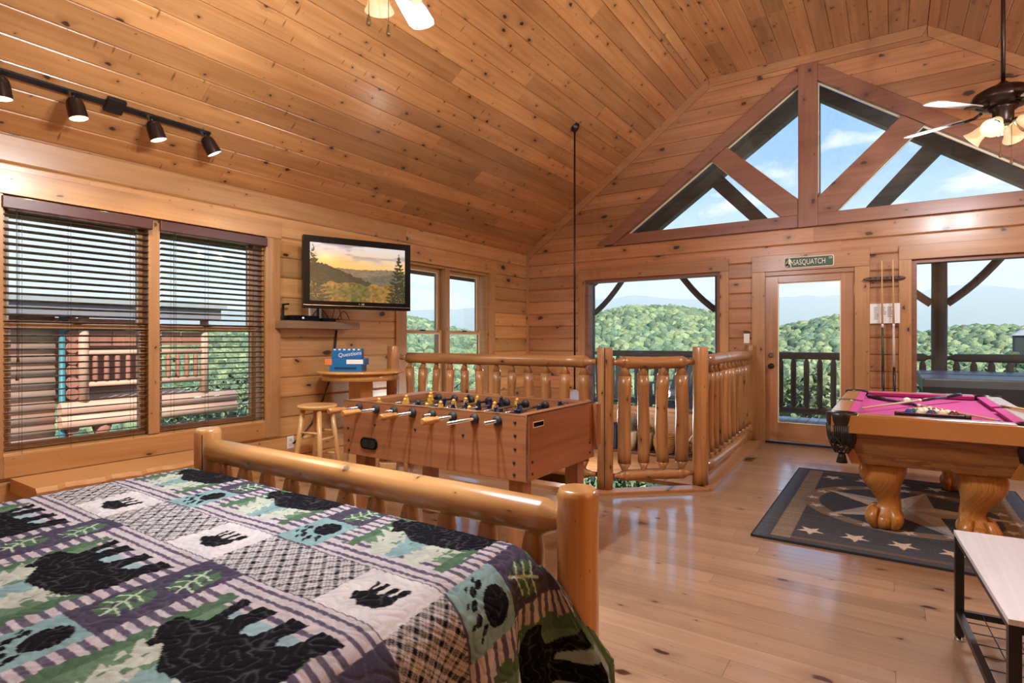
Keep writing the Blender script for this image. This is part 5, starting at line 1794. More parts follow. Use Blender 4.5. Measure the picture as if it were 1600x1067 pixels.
for k in range(1, 9):
    p = lgp[0].lerp(lgp[1], k / 9); q = lgp[2].lerp(lgp[3], k / 9)
    m.cyl((p.x, p.y, 0.118), (q.x, q.y, 0.118), 0.0022, 6)
for k in range(1, 7):
    p = lgp[0].lerp(lgp[2], k / 7); q = lgp[1].lerp(lgp[3], k / 7)
    m.cyl((p.x, p.y, 0.122), (q.x, q.y, 0.122), 0.0022, 6)
m.build('wire_shelf', M['black'], ct_)

# ---- brass floor plate beside the railing
fpx, fpy = 3.47, 6.27
t = thing('floor_plate', 'small brass floor outlet plate beside the stair railing', 'floor plate', (fpx, fpy, 0))
MB().box(fpx - 0.055, fpx + 0.055, fpy - 0.10, fpy + 0.10, 0.0005, 0.006).build('plate', M['brass'], t, bevel=0.002)
MB().box(fpx - 0.03, fpx + 0.03, fpy - 0.05, fpy + 0.05, 0.006, 0.009).build('lid', M['bronze'], t)
# ================================================================== CEILING FANS
M['blade'] = wood('white washed fan blade', 'X', 'Y', '#c4c1bc', '#aeaaa5', knots=0.0, rough=0.45, coat=0.0, var=0.02, grain=60)
def lamp_glass():
    m, nt, b, o = newmat('frosted lamp glass')
    b.inputs['Base Color'].default_value = (0.80, 0.68, 0.46, 1)
    b.inputs['Roughness'].default_value = 0.4
    b.inputs['Emission Color'].default_value = (1.0, 0.72, 0.36, 1)
    b.inputs['Emission Strength'].default_value = 0.45
    return m
M['lampg'] = lamp_glass()
M['bulb'] = plain('lit bulb', '#fff4dc', 0.3, emit=(1.0, 0.86, 0.62), estr=9.0)
M['antq'] = plain('pull finial', '#9a8460', 0.3, metal=0.6)


def fan(label, x, y, z, top, a0, watts):
    """z: height of the blades; top: ceiling height"""
    t = thing('ceiling_fan', label, 'ceiling fan', (x, y, z), group=None)
    MB().lathe((x, y, top - 0.075), (x, y, top + 0.015), [(0, 0.03), (0.2, 0.05), (0.7, 0.07), (1, 0.072)], 24).build('canopy', M['bronze'], t)
    MB().cyl((x, y, z + 0.22), (x, y, top - 0.06), 0.0135, 12).build('downrod', M['bronze'], t)
    MB().lathe((x, y, z + 0.05), (x, y, z + 0.235), [(0, 0.09), (0.05, 0.15), (0.18, 0.185), (0.34, 0.19), (0.55, 0.175), (0.72, 0.12), (0.85, 0.05), (1.0, 0.02)], 36).build('motor_housing', M['bronze'], t)
    MB().lathe((x, y, z - 0.085), (x, y, z + 0.055), [(0, 0.045), (0.25, 0.062), (0.7, 0.064), (0.8, 0.085), (1, 0.09)], 24).build('switch_housing', M['bronze'], t)
    for k in range(5):
        an = a0 + k * 2 * PI / 5
        d = Vector((math.cos(an), math.sin(an), 0)); n = Vector((-d.y, d.x, 0))
        up = Vector((0, 0, 1))
        pit = math.radians(-9)
        nn = n * math.cos(pit) + up * math.sin(pit)
        u2 = up * math.cos(pit) - n * math.sin(pit)
        c = Vector((x, y, z + 0.035))
        ir = MB()
        ir.tube([c + d * 0.13 + up * 0.01, c + d * 0.18 - up * 0.015, c + d * 0.24 - up * 0.018], 0.011, 8)
        ir.add([c + d * 0.20 + nn * 0.02 - up * 0.016, c + d * 0.30 + nn * 0.045 - up * 0.016, c + d * 0.33 - up * 0.016, c + d * 0.30 - nn * 0.045 - up * 0.016, c + d * 0.20 - nn * 0.02 - up * 0.016,
                c + d * 0.20 + nn * 0.02 - up * 0.022, c + d * 0.30 + nn * 0.045 - up * 0.022, c + d * 0.33 - up * 0.022, c + d * 0.30 - nn * 0.045 - up * 0.022, c + d * 0.20 - nn * 0.02 - up * 0.022],
               [(0, 1, 2, 3, 4), (9, 8, 7, 6, 5), (0, 5, 6, 1), (1, 6, 7, 2), (2, 7, 8, 3), (3, 8, 9, 4), (4, 9, 5, 0)])
        ir.build('blade_iron', M['bronze'], t)
        out = [(0.235, -0.048), (0.25, -0.056), (0.60, -0.070), (0.645, -0.058), (0.663, -0.02), (0.663, 0.02), (0.645, 0.058), (0.60, 0.070), (0.25, 0.056), (0.235, 0.048)]
        base = c - up * 0.008
        vs = [base + d * r_ + nn * s_ for r_, s_ in out] + [base + d * r_ + nn * s_ - u2 * 0.006 for r_, s_ in out]
        q = len(out)
        fs = [tuple(range(q)), tuple(range(2 * q - 1, q - 1, -1))] + [(i, i + q, (i + 1) % q + q, (i + 1) % q) for i in range(q)]
        MB().add(vs, fs).build('blade', M['blade'], t)
    for k in range(4):
        an = a0 + PI / 9 + k * PI / 2
        d = Vector((math.cos(an), math.sin(an), 0))
        c = Vector((x, y, z - 0.07))
        ax = (d * 0.80 + Vector((0, 0, -0.60))).normalized()
        arm = c + d * 0.055
        MB().tube([c + d * 0.03 + Vector((0, 0, 0.01)), c + d * 0.075 + Vector((0, 0, 0.012)), c + d * 0.10], 0.009, 8).build('lamp_arm', M['bronze'], t)
        s0 = c + d * 0.09 + Vector((0, 0, 0.005))
        sh = MB().lathe(s0, s0 + ax * 0.135, [(0, 0.024), (0.12, 0.034), (0.35, 0.043), (0.6, 0.047), (0.8, 0.055), (1.0, 0.070)], 20, caps=False)
        sh.lathe(s0, s0 + ax * 0.133, [(0, 0.021), (0.12, 0.031), (0.35, 0.040), (0.6, 0.044), (0.8, 0.052), (1.0, 0.068)], 20, caps=False)
        so_ = sh.build('lamp_shade', M['lampg'], t)
        bl = s0 + ax * 0.075
        MB().sphere(tuple(bl), 0.024, 12, 8).build('bulb', M['bulb'], so_)
        ld = bpy.data.lights.new('fan bulb light', 'SPOT')     # the shade keeps the light off the blades above
        ld.energy = watts
        ld.spot_size = PI
        ld.spot_blend = 0.35
        ld.color = (0.91, 0.95, 1.0)
        ld.shadow_soft_size = 0.05
        lo = bpy.data.objects.new('fan_bulb_light', ld)
        col.objects.link(lo)
        lo.location = s0 + ax * 0.17
        lo.rotation_euler = ax.to_track_quat('-Z', 'Y').to_euler()
    for k, (dx_, dy_, L) in enumerate(((-0.02, -0.03, 0.20), (0.05, 0.02, 0.245))):
        p = Vector((x + dx_, y + dy_, z - 0.08))
        ch = MB().tube([p, p - Vector((0, 0, L))], 0.0018, 5).build('pull_chain', M['antq'], t)
        MB().lathe(p - Vector((0, 0, L)), p - Vector((0, 0, L + 0.05)), [(0, 0.003), (0.4, 0.009), (0.8, 0.011), (1, 0.006)], 10).build('pull_knob', M['antq'], ch)
    return t


fan('ceiling fan with lit lamps hanging above the pool table', 5.385, 5.50, 2.91, E0 + SL * (W - 5.385), math.radians(225), BULB * 0.85)
fan('ceiling fan above the bed, only blades and pull chains showing at the top', 2.81, 1.757, 2.95, ZT, math.radians(114), BULB * 1.35)

# ================================================================== TRACK LIGHT
tk_ = thing('track_light', 'black ceiling track with four lit spot heads above the window', 'track light', (0.36, 1.6, 2.75))
TX = 0.36
TZ = E0 + SL * TX
nrm = Vector((st, 0, -ct))
axs = Matrix((Vector((0, 1, 0)), Vector((ct, 0, st)), Vector((-st, 0, ct)))).transposed()
c = Vector((TX, 1.445, TZ)) + nrm * 0.012
MB().obox(tuple(c), (1.77, 0.034, 0.020), axs).build('track', M['black'], tk_)
c = Vector((TX, 1.69, TZ)) + nrm * 0.016
MB().obox(tuple(c), (0.11, 0.11, 0.028), axs).build('feed_box', M['black'], tk_, bevel=0.004)
heads = [(1.09, (0.05, 0.10, -1), 0), (1.455, (0.16, 0.18, -1), 0), (1.915, (0.16, 0.30, -1), 0), (2.29, (0.22, 0.50, -1), 1)]
M['warmlens'] = plain('warm lit lens', '#fff2d0', 0.3, emit=(1.0, 0.72, 0.34), estr=4.5)
M['coollens'] = plain('cool lit lens', '#f2f6ff', 0.3, emit=(0.9, 0.96, 1.0), estr=3.5)
for (yy, dr, cool) in heads:
    d = Vector(dr).normalized()
    p0 = Vector((TX, yy, TZ)) + nrm * 0.022
    p1 = p0 + nrm * 0.012 + Vector((0, 0, -0.022))
    hd = MB().lathe(p1 - d * 0.005, p1 + d * 0.130, [(0, 0.015), (0.06, 0.034), (0.18, 0.046), (0.4, 0.051), (0.85, 0.053), (1, 0.053)], 20, caps=False).build('spot_head', M['bronze'], tk_)
    MB().cyl(p0, p1, 0.009, 8).build('swivel', M['black'], hd)
    MB().lathe(p1 + d * 0.118, p1 + d * 0.126, [(0, 0.050), (1, 0.050)], 20).build('lens', M['coollens' if cool else 'warmlens'], hd)
    ld = bpy.data.lights.new('track spot', 'SPOT')
    ld.energy = TRACK
    ld.spot_size = math.radians(125)
    ld.spot_blend = 0.8
    ld.color = (0.92, 0.97, 1.0) if cool else (1.0, 0.84, 0.62)
    ld.shadow_soft_size = 0.04
    lo = bpy.data.objects.new('track_spot_light', ld)
    col.objects.link(lo)
    lo.location = p1 + d * 0.15
    lo.rotation_euler = d.to_track_quat('-Z', 'Y').to_euler()

# ---- made-up uplights, added out of view to brighten the ceiling
def add_uplight(label, x, y, h=1.55):
    t = thing('fill_uplight', label, 'added uplight', (x, y, 0))
    MB().lathe((x, y, 0.001), (x, y, 0.035), [(0, 0.14), (0.5, 0.14), (1, 0.03)], 24).build('base', M['bronze'], t)
    MB().cyl((x, y, 0.03), (x, y, h - 0.08), 0.012, 12).build('pole', M['bronze'], t)
    MB().lathe((x, y, h - 0.10), (x, y, h), [(0, 0.03), (0.3, 0.09), (0.7, 0.15), (1, 0.18)], 28, caps=False).build('bowl_shade', M['lampg'], t)
    MB().sphere((x, y, h - 0.03), 0.03, 12, 8).build('bulb', M['bulb'], t)
    ld = bpy.data.lights.new('fill uplight light', 'SPOT')
    ld.energy = FILL_UP
    ld.spot_size = math.radians(170)
    ld.spot_blend = 0.4
    ld.color = (0.96, 0.97, 1.0)
    ld.shadow_soft_size = 0.12
    lo = bpy.data.objects.new('fill_uplight_light', ld)
    col.objects.link(lo)
    lo.location = (x, y, h + 0.14)
    lo.rotation_euler = (PI, 0, 0)


add_uplight('unseen bronze uplight added by the right wall to brighten the ceiling', 6.9, 2.2)
add_uplight('unseen bronze uplight added behind the bed to brighten the ceiling', 4.6, -1.5)

# ---- pendant on a long rod over the stairwell
pr_ = thing('stair_pendant', 'long dark rod pendant hanging from the ceiling slope into the stairwell', 'pendant', (1.60, 5.94, 0.45))
pz = E0 + SL * 1.615
MB().lathe((1.615, 5.94, pz - 0.055), (1.615, 5.94, pz + 0.03), [(0, 0.02), (0.3, 0.045), (0.7, 0.055), (1, 0.055)], 18).build('canopy', M['bronze'], pr_)
MB().cyl((1.615, 5.94, 0.62), (1.615, 5.94, pz - 0.03), 0.011, 10).build('rod', M['bronze'], pr_)
MB().lathe((1.615, 5.94, 0.48), (1.615, 5.94, 0.66), [(0, 0.15), (0.25, 0.145), (0.5, 0.12), (0.75, 0.07), (1, 0.02)], 24).build('shade', plain('pale blue grey shade', '#b8c2d0', 0.35), pr_)
MB().lathe((1.615, 5.94, 0.455), (1.615, 5.94, 0.482), [(0, 0.11), (1, 0.152)], 24).build('shade_rim', M['bronze'], pr_)

# ---- plants and ornaments on the ledge over the stairs
zl = -0.2595
ld = bpy.data.lights.new('stair fill light', 'POINT')  # light added below the pendant to brighten the dark storey underneath
ld.energy = 40.0
ld.color = (1.0, 0.95, 0.88)
ld.shadow_soft_size = 0.08
lo = bpy.data.objects.new('stair_fill_light', ld)
col.objects.link(lo)
lo.location = (1.615, 5.94, 0.36)
t = thing('plant_tray', 'long dark tray along the back of the stair ledge', 'tray', (2.0, 7.25, zl))
MB().box(1.25, 2.85, 7.10, 7.40, zl, zl + 0.035).build('tray_board', M['rackw'], t, bevel=0.006)
zt2 = zl + 0.0355
t = thing('storage_crate', 'dark blue crate at the left of the stair ledge', 'crate', (1.50, 7.22, zt2))
MB().box(1.36, 1.62, 7.13, 7.35, zt2, zt2 + 0.30).build('crate_body', plain('dark blue fabric', '#1c2438', 0.8), t, bevel=0.01)
MB().box(1.35, 1.63, 7.12, 7.36, zt2 + 0.30, zt2 + 0.325).build('lid', plain('darker lid', '#12161f', 0.7), t, bevel=0.004)


def grass(label, x, y, h, n, sd):
    t = thing('potted_grass', label, 'plant', (x, y, zt2), group=None)
    MB().lathe((x, y, zt2), (x, y, zt2 + 0.24), [(0, 0.07), (0.5, 0.085), (0.9, 0.095), (1, 0.09)], 16).build('pot', plain('straw pot', '#b3a184', 0.8, noise=0.2), t)
    rr = random.Random(sd)
    m = MB()
    for k in range(n):
        an = rr.uniform(0, 2 * PI); le = rr.uniform(0.5, 1.0) * h; sp = rr.uniform(0.15, 0.95) * 0.22
        pts = []
        for i in range(5):
            f = i / 4
            pts.append(Vector((x + math.cos(an) * (0.03 + sp * f * f), y + math.sin(an) * (0.03 + sp * f * f), zt2 + 0.22 + le * f - 0.12 * f * f * (sp / 0.22))))
        w_ = 0.005
        s_ = Vector((-math.sin(an), math.cos(an), 0)) * w_
        vs = []
        for i, p in enumerate(pts):
            k_ = 1 - i / 4.2
            vs += [p - s_ * k_, p + s_ * k_]
        m.add(vs, [(2 * i, 2 * i + 1, 2 * i + 3, 2 * i + 2) for i in range(4)])
    o = m.build('blades', plain('blue green grass', '#6f8577', 0.7, noise=0.3), t, kind='stuff')
    return t


grass('spiky blue-green potted grass on the stair ledge behind the railing', 1.78, 7.24, 0.34, 120, 1)
grass('thin pale potted grass beside the basket on the stair ledge', 1.99, 7.26, 0.26, 60, 2)
t = thing('wicker_basket', 'round tan wicker basket in the middle of the stair ledge', 'basket', (2.25, 7.24, zt2))
m = MB()
for i in range(9):
    z_ = zt2 + 0.015 + i * 0.026
    r_ = 0.115 + 0.03 * math.sin(i / 8 * PI * 0.75)
    m.lathe((2.25, 7.24, z_ - 0.013), (2.25, 7.24, z_ + 0.013), [(0, r_ - 0.006), (0.5, r_ + 0.006), (1, r_ - 0.006)], 20)
m.build('weave', plain('wicker', '#a8783f', 0.7, noise=0.3), t)
t = thing('antler_ornament', 'dark coiled ornament with pale antler prongs on the stair ledge', 'ornament', (2.50, 7.24, zt2))
m = MB()
for k in range(2):
    pts = [(2.47 + 0.09 * k + 0.075 * math.cos(a_), 7.22 + 0.02 * k, zt2 + 0.09 + 0.075 * math.sin(a_)) for a_ in [i * 2 * PI / 16 for i in range(17)]]
    m.tube(pts, 0.014, 8)
m.build('coils', plain('dark iron', '#2a2724', 0.5), t)
m = MB()
for k, (a_, b_) in enumerate(((0.12, 0.26), (0.02, 0.30), (-0.08, 0.22))):
    m.tube([(2.52, 7.24, zt2 + 0.1), (2.52 + a_ * 0.6, 7.24, zt2 + 0.1 + b_ * 0.5), (2.52 + a_ * 1.4, 7.23, zt2 + 0.08 + b_)], 0.012, 6)
m.build('prongs', plain('bone', '#c9bfa6', 0.6), t)
# ================================================================== DECK OUTSIDE
ZD = -0.05
DY = 10.2
m = MB().box(-1.2, 9.2, G + 0.15, 10.55, ZD - 0.25, ZD - 0.03)
deck = struct(m, 'floor_deck', M['deckw'])
x = -1.2
while x < 9.2:
    plank(deck, M['deckw'], (x + 0.004, G + 0.15, ZD - 0.03), (0, 1, 0), (1, 0, 0), (0, 0, 1), 10.55 - G - 0.15, 0.137, 0.03, 0.004, name='deck_board')
    x += 0.145
dr = thing('deck_railing', 'weathered brown log railing along the outer edge of the deck', 'railing', (3.9, DY, ZD))
PX = [-0.25, 2.24, 5.27, 7.95]
for xa_, xb_ in zip([-1.2] + PX, PX + [9.2]):
    for z, r in ((0.985, 0.058), (0.10, 0.05)):
        a, b = xa_ + 0.08, xb_ - 0.08
        MB().lathe((a, DY, z), (b, DY, z), log_prof(0.1 / (b - a), 0.45, r, 8), 12, wob=0.03, seed=int(xa_ * 9)).build('rail', M['weatherX'], dr)
    n_ = int((xb_ - xa_ - 0.2) / 0.178)
    for i in range(n_):
        xx = xa_ + 0.1 + (xb_ - xa_ - 0.2) * (i + 0.5) / n_
        MB().lathe((xx, DY, 0.125), (xx, DY, 0.95), [(0, 0.018), (0.02, 0.02), (0.09, 0.042), (0.3, 0.043), (0.5, 0.041), (0.7, 0.043), (0.91, 0.042), (0.98, 0.02), (1, 0.018)], 10, wob=0.03, seed=i).build('baluster', M['weather'], dr)
pf_ = thing('porch_frame', 'weathered log posts, braces and truss carrying the porch roof', 'porch frame', (3.89, DY, ZD))
for xx in PX:
    MB().lathe((xx, DY, ZD), (xx, DY, 2.62), [(i / 6, 0.095) for i in range(7)], 18, wob=0.03, seed=int(xx * 7)).build('post', M['weather'], pf_)
    for sg_ in (-1, 1):
        pts = []
        for i in range(7):
            f = i / 6
            pts.append((xx + sg_ * (0.09 + 0.62 * f), DY, 1.76 + 0.66 * f + 0.05 * math.sin(f * PI) * (-1)))
        MB().tube(pts, 0.055, 8).build('brace', M['weather'], pf_)
MB().box(-1.0, 8.8, DY - 0.09, DY + 0.09, 2.42, 2.66).build('beam', M['weatherX'], pf_)
for s in (0, 1):
    fx = (lambda x: x) if s == 0 else (lambda x: 7.38 - x)
    lo = lambda x: 4.29 + 0.715 * (x - 2.6)
    MB().prism([(fx(-0.8), lo(-0.8)), (fx(3.69), lo(3.69)), (fx(3.69), lo(3.69) + 0.22), (fx(-0.8), lo(-0.8) + 0.22)], 'Y', DY - 0.09, DY + 0.09).build('rafter', M['weatherX'], pf_)
    MB().prism([(fx(1.99), 4.02), (fx(2.20), 4.16), (fx(3.66), 2.50), (fx(3.42), 2.50)], 'Y', DY - 0.08, DY + 0.08).build('strut', M['weatherX'], pf_)
MB().box(3.58, 3.76, DY - 0.085, DY + 0.085, 2.6, 5.2).build('king_post', M['weather'], pf_)

# ---- hot tub, chair and fire table on the deck
ht = thing('hot_tub', 'grey square hot tub under a buckled padded cover on the deck', 'hot tub', (6.05, 9.0, ZD))
M['tubg'] = plain('grey tub panel', '#4c4d50', 0.6, noise=0.15)
M['cover'] = plain('grey vinyl cover', '#76797d', 0.42, noise=0.1, nscale=6)
MB().box(5.05, 7.15, 8.18, 9.95, ZD, 0.62).build('tub_body', M['tubg'], ht, bevel=0.06)
cv = MB().box(5.0, 7.2, 8.13, 9.06, 0.62, 0.80).build('cover_half', M['cover'], ht, bevel=0.02)
cv2 = MB().box(5.0, 7.2, 9.07, 10.0, 0.62, 0.81).build('cover_half', M['cover'], ht, bevel=0.02)
MB().box(5.0, 7.2, 8.115, 8.13, 0.50, 0.70).build('cover_skirt', plain('dark vinyl', '#3c3e41', 0.5), ht)
for xx in (5.5, 6.2, 6.9):
    MB().tube([(xx - 0.25, 8.11, 0.60), (xx, 8.105, 0.50), (xx + 0.25, 8.11, 0.58)], 0.012, 6).build('strap', M['black'], ht)


def deck_chair(label, x, y, rz):
    t = thing('deck_chair', label, 'chair', (x, y, ZD), rz, local=True)
    gm = plain('grey painted slat', '#8f9094', 0.6, noise=0.1)
    for k in range(5):
        MB().bar((-0.22 + k * 0.11, 0.18, 0.30), (-0.24 + k * 0.12, 0.55, 0.98), 0.095, 0.02).build('back_slat', gm, t)
    for k in range(5):
        MB().bar((-0.26, -0.28 + k * 0.10, 0.36 - 0.02 * k), (0.26, -0.28 + k * 0.10, 0.36 - 0.02 * k), 0.085, 0.02).build('seat_slat', gm, t)
    for s_ in (-1, 1):
        MB().bar((s_ * 0.31, -0.34, 0.56), (s_ * 0.31, 0.40, 0.58), 0.12, 0.022).build('arm', gm, t)
        MB().bar((s_ * 0.29, -0.30, 0.0), (s_ * 0.29, -0.30, 0.55), 0.05, 0.09).build('leg', gm, t)
        MB().bar((s_ * 0.27, -0.32, 0.32), (s_ * 0.27, 0.62, 0.02), 0.03, 0.10).build('leg', gm, t)
    return t


deck_chair('grey slatted deck chair outside the stair window at the left', 0.85, 8.55, 0.5)
deck_chair('grey slatted deck chair with a pale cushion beside the fire table', 1.66, 9.50, -0.3)
o = MB().box(1.45, 1.85, 9.20, 9.55, 0.325, 0.40).build('seat_cushion', plain('pale blue cushion', '#b9c4d6', 0.8))
tag(o, 'pale blue seat cushion lying on the deck chair beside the fire table', 'cushion')
ft = thing('fire_table', 'dark topped square fire table on the deck', 'table', (2.62, 8.95, ZD))
MB().box(2.22, 3.02, 8.60, 9.30, 0.50, 0.60).build('table_top', plain('brown slab', '#5f5046', 0.5), ft, bevel=0.01)
MB().box(2.30, 2.94, 8.68, 9.22, ZD, 0.50).build('base_box', plain('grey base', '#a3a4a8', 0.6), ft, bevel=0.005)
MB().box(2.42, 2.82, 8.79, 9.11, 0.60, 0.607).build('burner_pan', M['black'], ft)

# ================================================================== NEIGHBOURING CABIN
NX = -9.0
nb = thing('neighbour_cabin', 'pinkish log cabin with balcony and grey roof seen through the blinds', 'cabin', (NX, 2.0, -3.4))
for k in range(23):
    z = -3.4 + k * 0.23
    MB().lathe((NX, -3.0, z + 0.115), (NX, 4.28, z + 0.115), [(0, 0.135), (1, 0.135)], 12).build('wall_log', M['nblog'], nb)
    if k % 2 == 0 or True:
        MB().lathe((NX - 0.2, 4.52, z + 0.115), (NX + 0.25, 4.52, z + 0.115), [(0, 0.11), (1, 0.11)], 10).build('log_end', M['nbred'], nb)
MB().box(NX - 5.5, NX - 0.12, -3.0, 4.25, -3.4, 1.9).build('cabin_body', M['nblog'], nb)
MB().cyl((NX + 0.20, 4.36, -3.3), (NX + 0.20, 4.36, 1.75), 0.055, 10).build('downspout', plain('teal downspout', '#3f8088', 0.5), nb)
MB().box(NX - 0.45, NX + 0.62, -3.2, 7.3, 1.72, 1.98).build('fascia', plain('grey fascia', '#8e8b90', 0.6), nb)
MB().add([(NX + 0.7, -3.4, 1.95), (NX + 0.7, 7.4, 1.95), (NX - 4.5, 7.4, 5.6), (NX - 4.5, -3.4, 5.6), (NX + 0.7, -3.4, 2.07), (NX + 0.7, 7.4, 2.07), (NX - 4.5, 7.4, 5.72), (NX - 4.5, -3.4, 5.72)],
         [(0, 1, 2, 3), (7, 6, 5, 4), (0, 4, 5, 1), (1, 5, 6, 2), (2, 6, 7, 3), (3, 7, 4, 0)]).build('roof', plain('pale shingles', '#a9aeac', 0.85, noise=0.12, nscale=5), nb)
bx0, bx1, by0, by1 = NX - 2.2, NX + 0.25, 4.6, 7.15
MB().box(bx0, bx1, by0, by1, -0.10, 0.02).build('balcony_floor', M['nblog'], nb)
MB().lathe((bx1, 4.3, -0.12), (bx1, by1 + 0.7, -0.12), [(0, 0.13), (1, 0.13)], 12).build('balcony_beam', M['nblog'], nb)
MB().lathe((bx1 + 0.02, 4.3, -0.38), (bx1 + 0.02, by1 + 0.7, -0.38), [(0, 0.13), (1, 0.13)], 12).build('balcony_beam', M['nblog'], nb)
MB().box(bx0 - 0.1, bx0, by0, by1, 0.02, 1.75).build('balcony_wall', M['nbred'], nb)
for yy in (4.70, 7.1):
    MB().lathe((bx1, yy, 0.0), (bx1, yy, 1.75), [(0, 0.09), (1, 0.09)], 12).build('balcony_post', M['nblog'], nb)
for z in (0.34, 0.98):
    MB().lathe((bx1, 4.75, z), (bx1, 7.05, z), [(0, 0.055), (1, 0.055)], 10).build('balcony_rail', M['nblog'], nb)
for i in range(11):
    yy = 4.9 + i * 0.2
    MB().lathe((bx1, yy, 0.36), (bx1, yy, 0.96), [(0, 0.03), (0.15, 0.05), (0.85, 0.05), (1, 0.03)], 10).build('balcony_baluster', M['nbred'], nb)
for i in range(5):
    MB().box(bx1 - 0.02, bx1 + 0.02, 4.75 + i * 0.46, 5.18 + i * 0.46, 1.12, 1.42).build('screen_panel', M['nbred'], nb)
MB().lathe((bx1 - 0.1, 5.05, -3.6), (bx1 - 0.1, 5.05, -0.45), [(0, 0.12), (0.92, 0.12), (1, 0.20)], 12).build('balcony_pier', M['nbred'], nb)

# ================================================================== HILLS, FOREST, HAZE
# skyline of the nearer hills: compass bearing in degrees from +X, slope up from the house
HILL = [(46.4, 0.0076), (66.1, 0.0157), (81.7, 0.0176), (85.5, 0.0203), (88.0, 0.0164), (90.6, 0.0292), (93.7, 0.0449), (96.3, 0.034), (98.6, 0.0255), (104.1, 0.0456), (108.0, 0.0564), (112.0, 0.0584), (115.7, 0.0457), (120.5, 0.0349), (127.0, 0.0202), (130.8, 0.0313), (133.9, 0.0421), (138.9, 0.0446), (148.5, 0.0235), (155.5, 0.0182), (162.0, 0.0168), (177.2, 0.0174), (200.6, 0.0079)]
RANGE = [(46.4, 0.0126), (75.3, 0.0456), (81.7, 0.0636), (83.2, 0.0727), (84.7, 0.0796), (86.3, 0.076), (87.5, 0.0718), (89.7, 0.0569), (93.7, 0.0673), (96.3, 0.07), (98.6, 0.0663), (104.1, 0.0647), (112.0, 0.0761), (115.7, 0.068), (127.0, 0.0573), (133.9, 0.051), (148.5, 0.046), (162.0, 0.038), (200.6, 0.0131)]
cx0, cy0 = 4.7, 0.0


def crest(phi, r, tab):
    """height of a skyline at distance r in direction phi"""
    return 1.24 + r * np.interp(np.degrees(phi), [a for a, b in tab], [b for a, b in tab])


def ground(phi, r):
    z = np.interp(r, [0, 14, 30, 70, 150, 250], [-3.6, -4.2, -9, -22, -40, -38.0])
    hc = crest(phi, 520.0, HILL) - 7.0
    f = np.clip((r - 200) / 320, 0, 1)
    f = f * f * (3 - 2 * f)
    z = z * (1 - f) + hc * f
    z = np.where(r > 520, hc - (r - 520) * 0.12, z)
    # nearer wooded shoulder on the right and left
    z = z + 0.012 * np.minimum(r, 400) * (vnoise(phi * 9 + 3, r / 90, 6) - 0.5) * 2
    return z


nphi, nr = 220, 70
ph = np.linspace(math.radians(15), math.radians(235), nphi)
rv = np.concatenate([np.linspace(9, 60, 18), np.linspace(66, 700, 52)])
PH, RR = np.meshgrid(ph, rv, indexing='ij')
ZG = ground(PH, RR)
GX, GY = cx0 + RR * np.cos(PH), cy0 + RR * np.sin(PH)
ZG = np.where((GX > -2) & (GX < 10) & (GY < 11.5), -4.5, ZG)
M['ground'] = plain('forest floor', '#3f5230', 0.95, noise=0.3, nscale=0.6)


def quick_grid(name, X, Y, Z, mat):
    o = grid_obj(name, X, Y, Z, np.ones(X.shape + (3,)) * 0.1, mat, None, None)
    o['kind'] = 'structure'
    return o


quick_grid('hillside', GX, GY, ZG, M['ground'])
m = MB().box(-8.8, 12, -12, 11, -4.8, -4.2)
struct(m, 'ground', M['ground'])

# far mountain range
HB = crest(ph, 2600.0, RANGE)
HB = HB + 14 * (vnoise(ph * 60, ph * 0, 3) - 0.5)
rr_ = np.linspace(1500, 2600, 30)
PH2, RR2 = np.meshgrid(ph, rr_, indexing='ij')
fz = (RR2 - 1500) / 1100
ZM = -60 + (HB[:, None] + 60) * (fz ** 1.2) + 40 * fz * (1 - fz) * (vnoise(PH2 * 40, RR2 / 200, 9) - 0.5)
M['mount'] = plain('wooded mountain', '#48663f', 0.95, noise=0.3, nscale=0.02)
quick_grid('mountains', cx0 + RR2 * np.cos(PH2), cy0 + RR2 * np.sin(PH2), ZM, M['mount'])

# tree crowns of the distant woods
ico_v, ico_f = [], []
tt = (1 + 5 ** 0.5) / 2
iv = [(-1, tt, 0), (1, tt, 0), (-1, -tt, 0), (1, -tt, 0), (0, -1, tt), (0, 1, tt), (0, -1, -tt), (0, 1, -tt), (tt, 0, -1), (tt, 0, 1), (-tt, 0, -1), (-tt, 0, 1)]
iv = [Vector(v_).normalized() for v_ in iv]
if_ = [(0, 11, 5), (0, 5, 1), (0, 1, 7), (0, 7, 10), (0, 10, 11), (1, 5, 9), (5, 11, 4), (11, 10, 2), (10, 7, 6), (7, 1, 8), (3, 9, 4), (3, 4, 2), (3, 2, 6), (3, 6, 8), (3, 8, 9), (4, 9, 5), (2, 4, 11), (6, 2, 10), (8, 6, 7), (9, 8, 1)]
mid_ = {}
nf_ = []
for a, b, c in if_:
    ids = []
    for p, q in ((a, b), (b, c), (c, a)):
        k = (min(p, q), max(p, q))
        if k not in mid_:
            mid_[k] = len(iv)
            iv.append(((iv[p] + iv[q]) / 2).normalized())
        ids.append(mid_[k])
    nf_ += [(a, ids[0], ids[2]), (b, ids[1], ids[0]), (c, ids[2], ids[1]), tuple(ids)]
IV1 = np.array([tuple(v_) for v_ in iv]); IF1 = np.array(nf_)
IV0 = IV1[:12]; IF0 = np.array(if_)


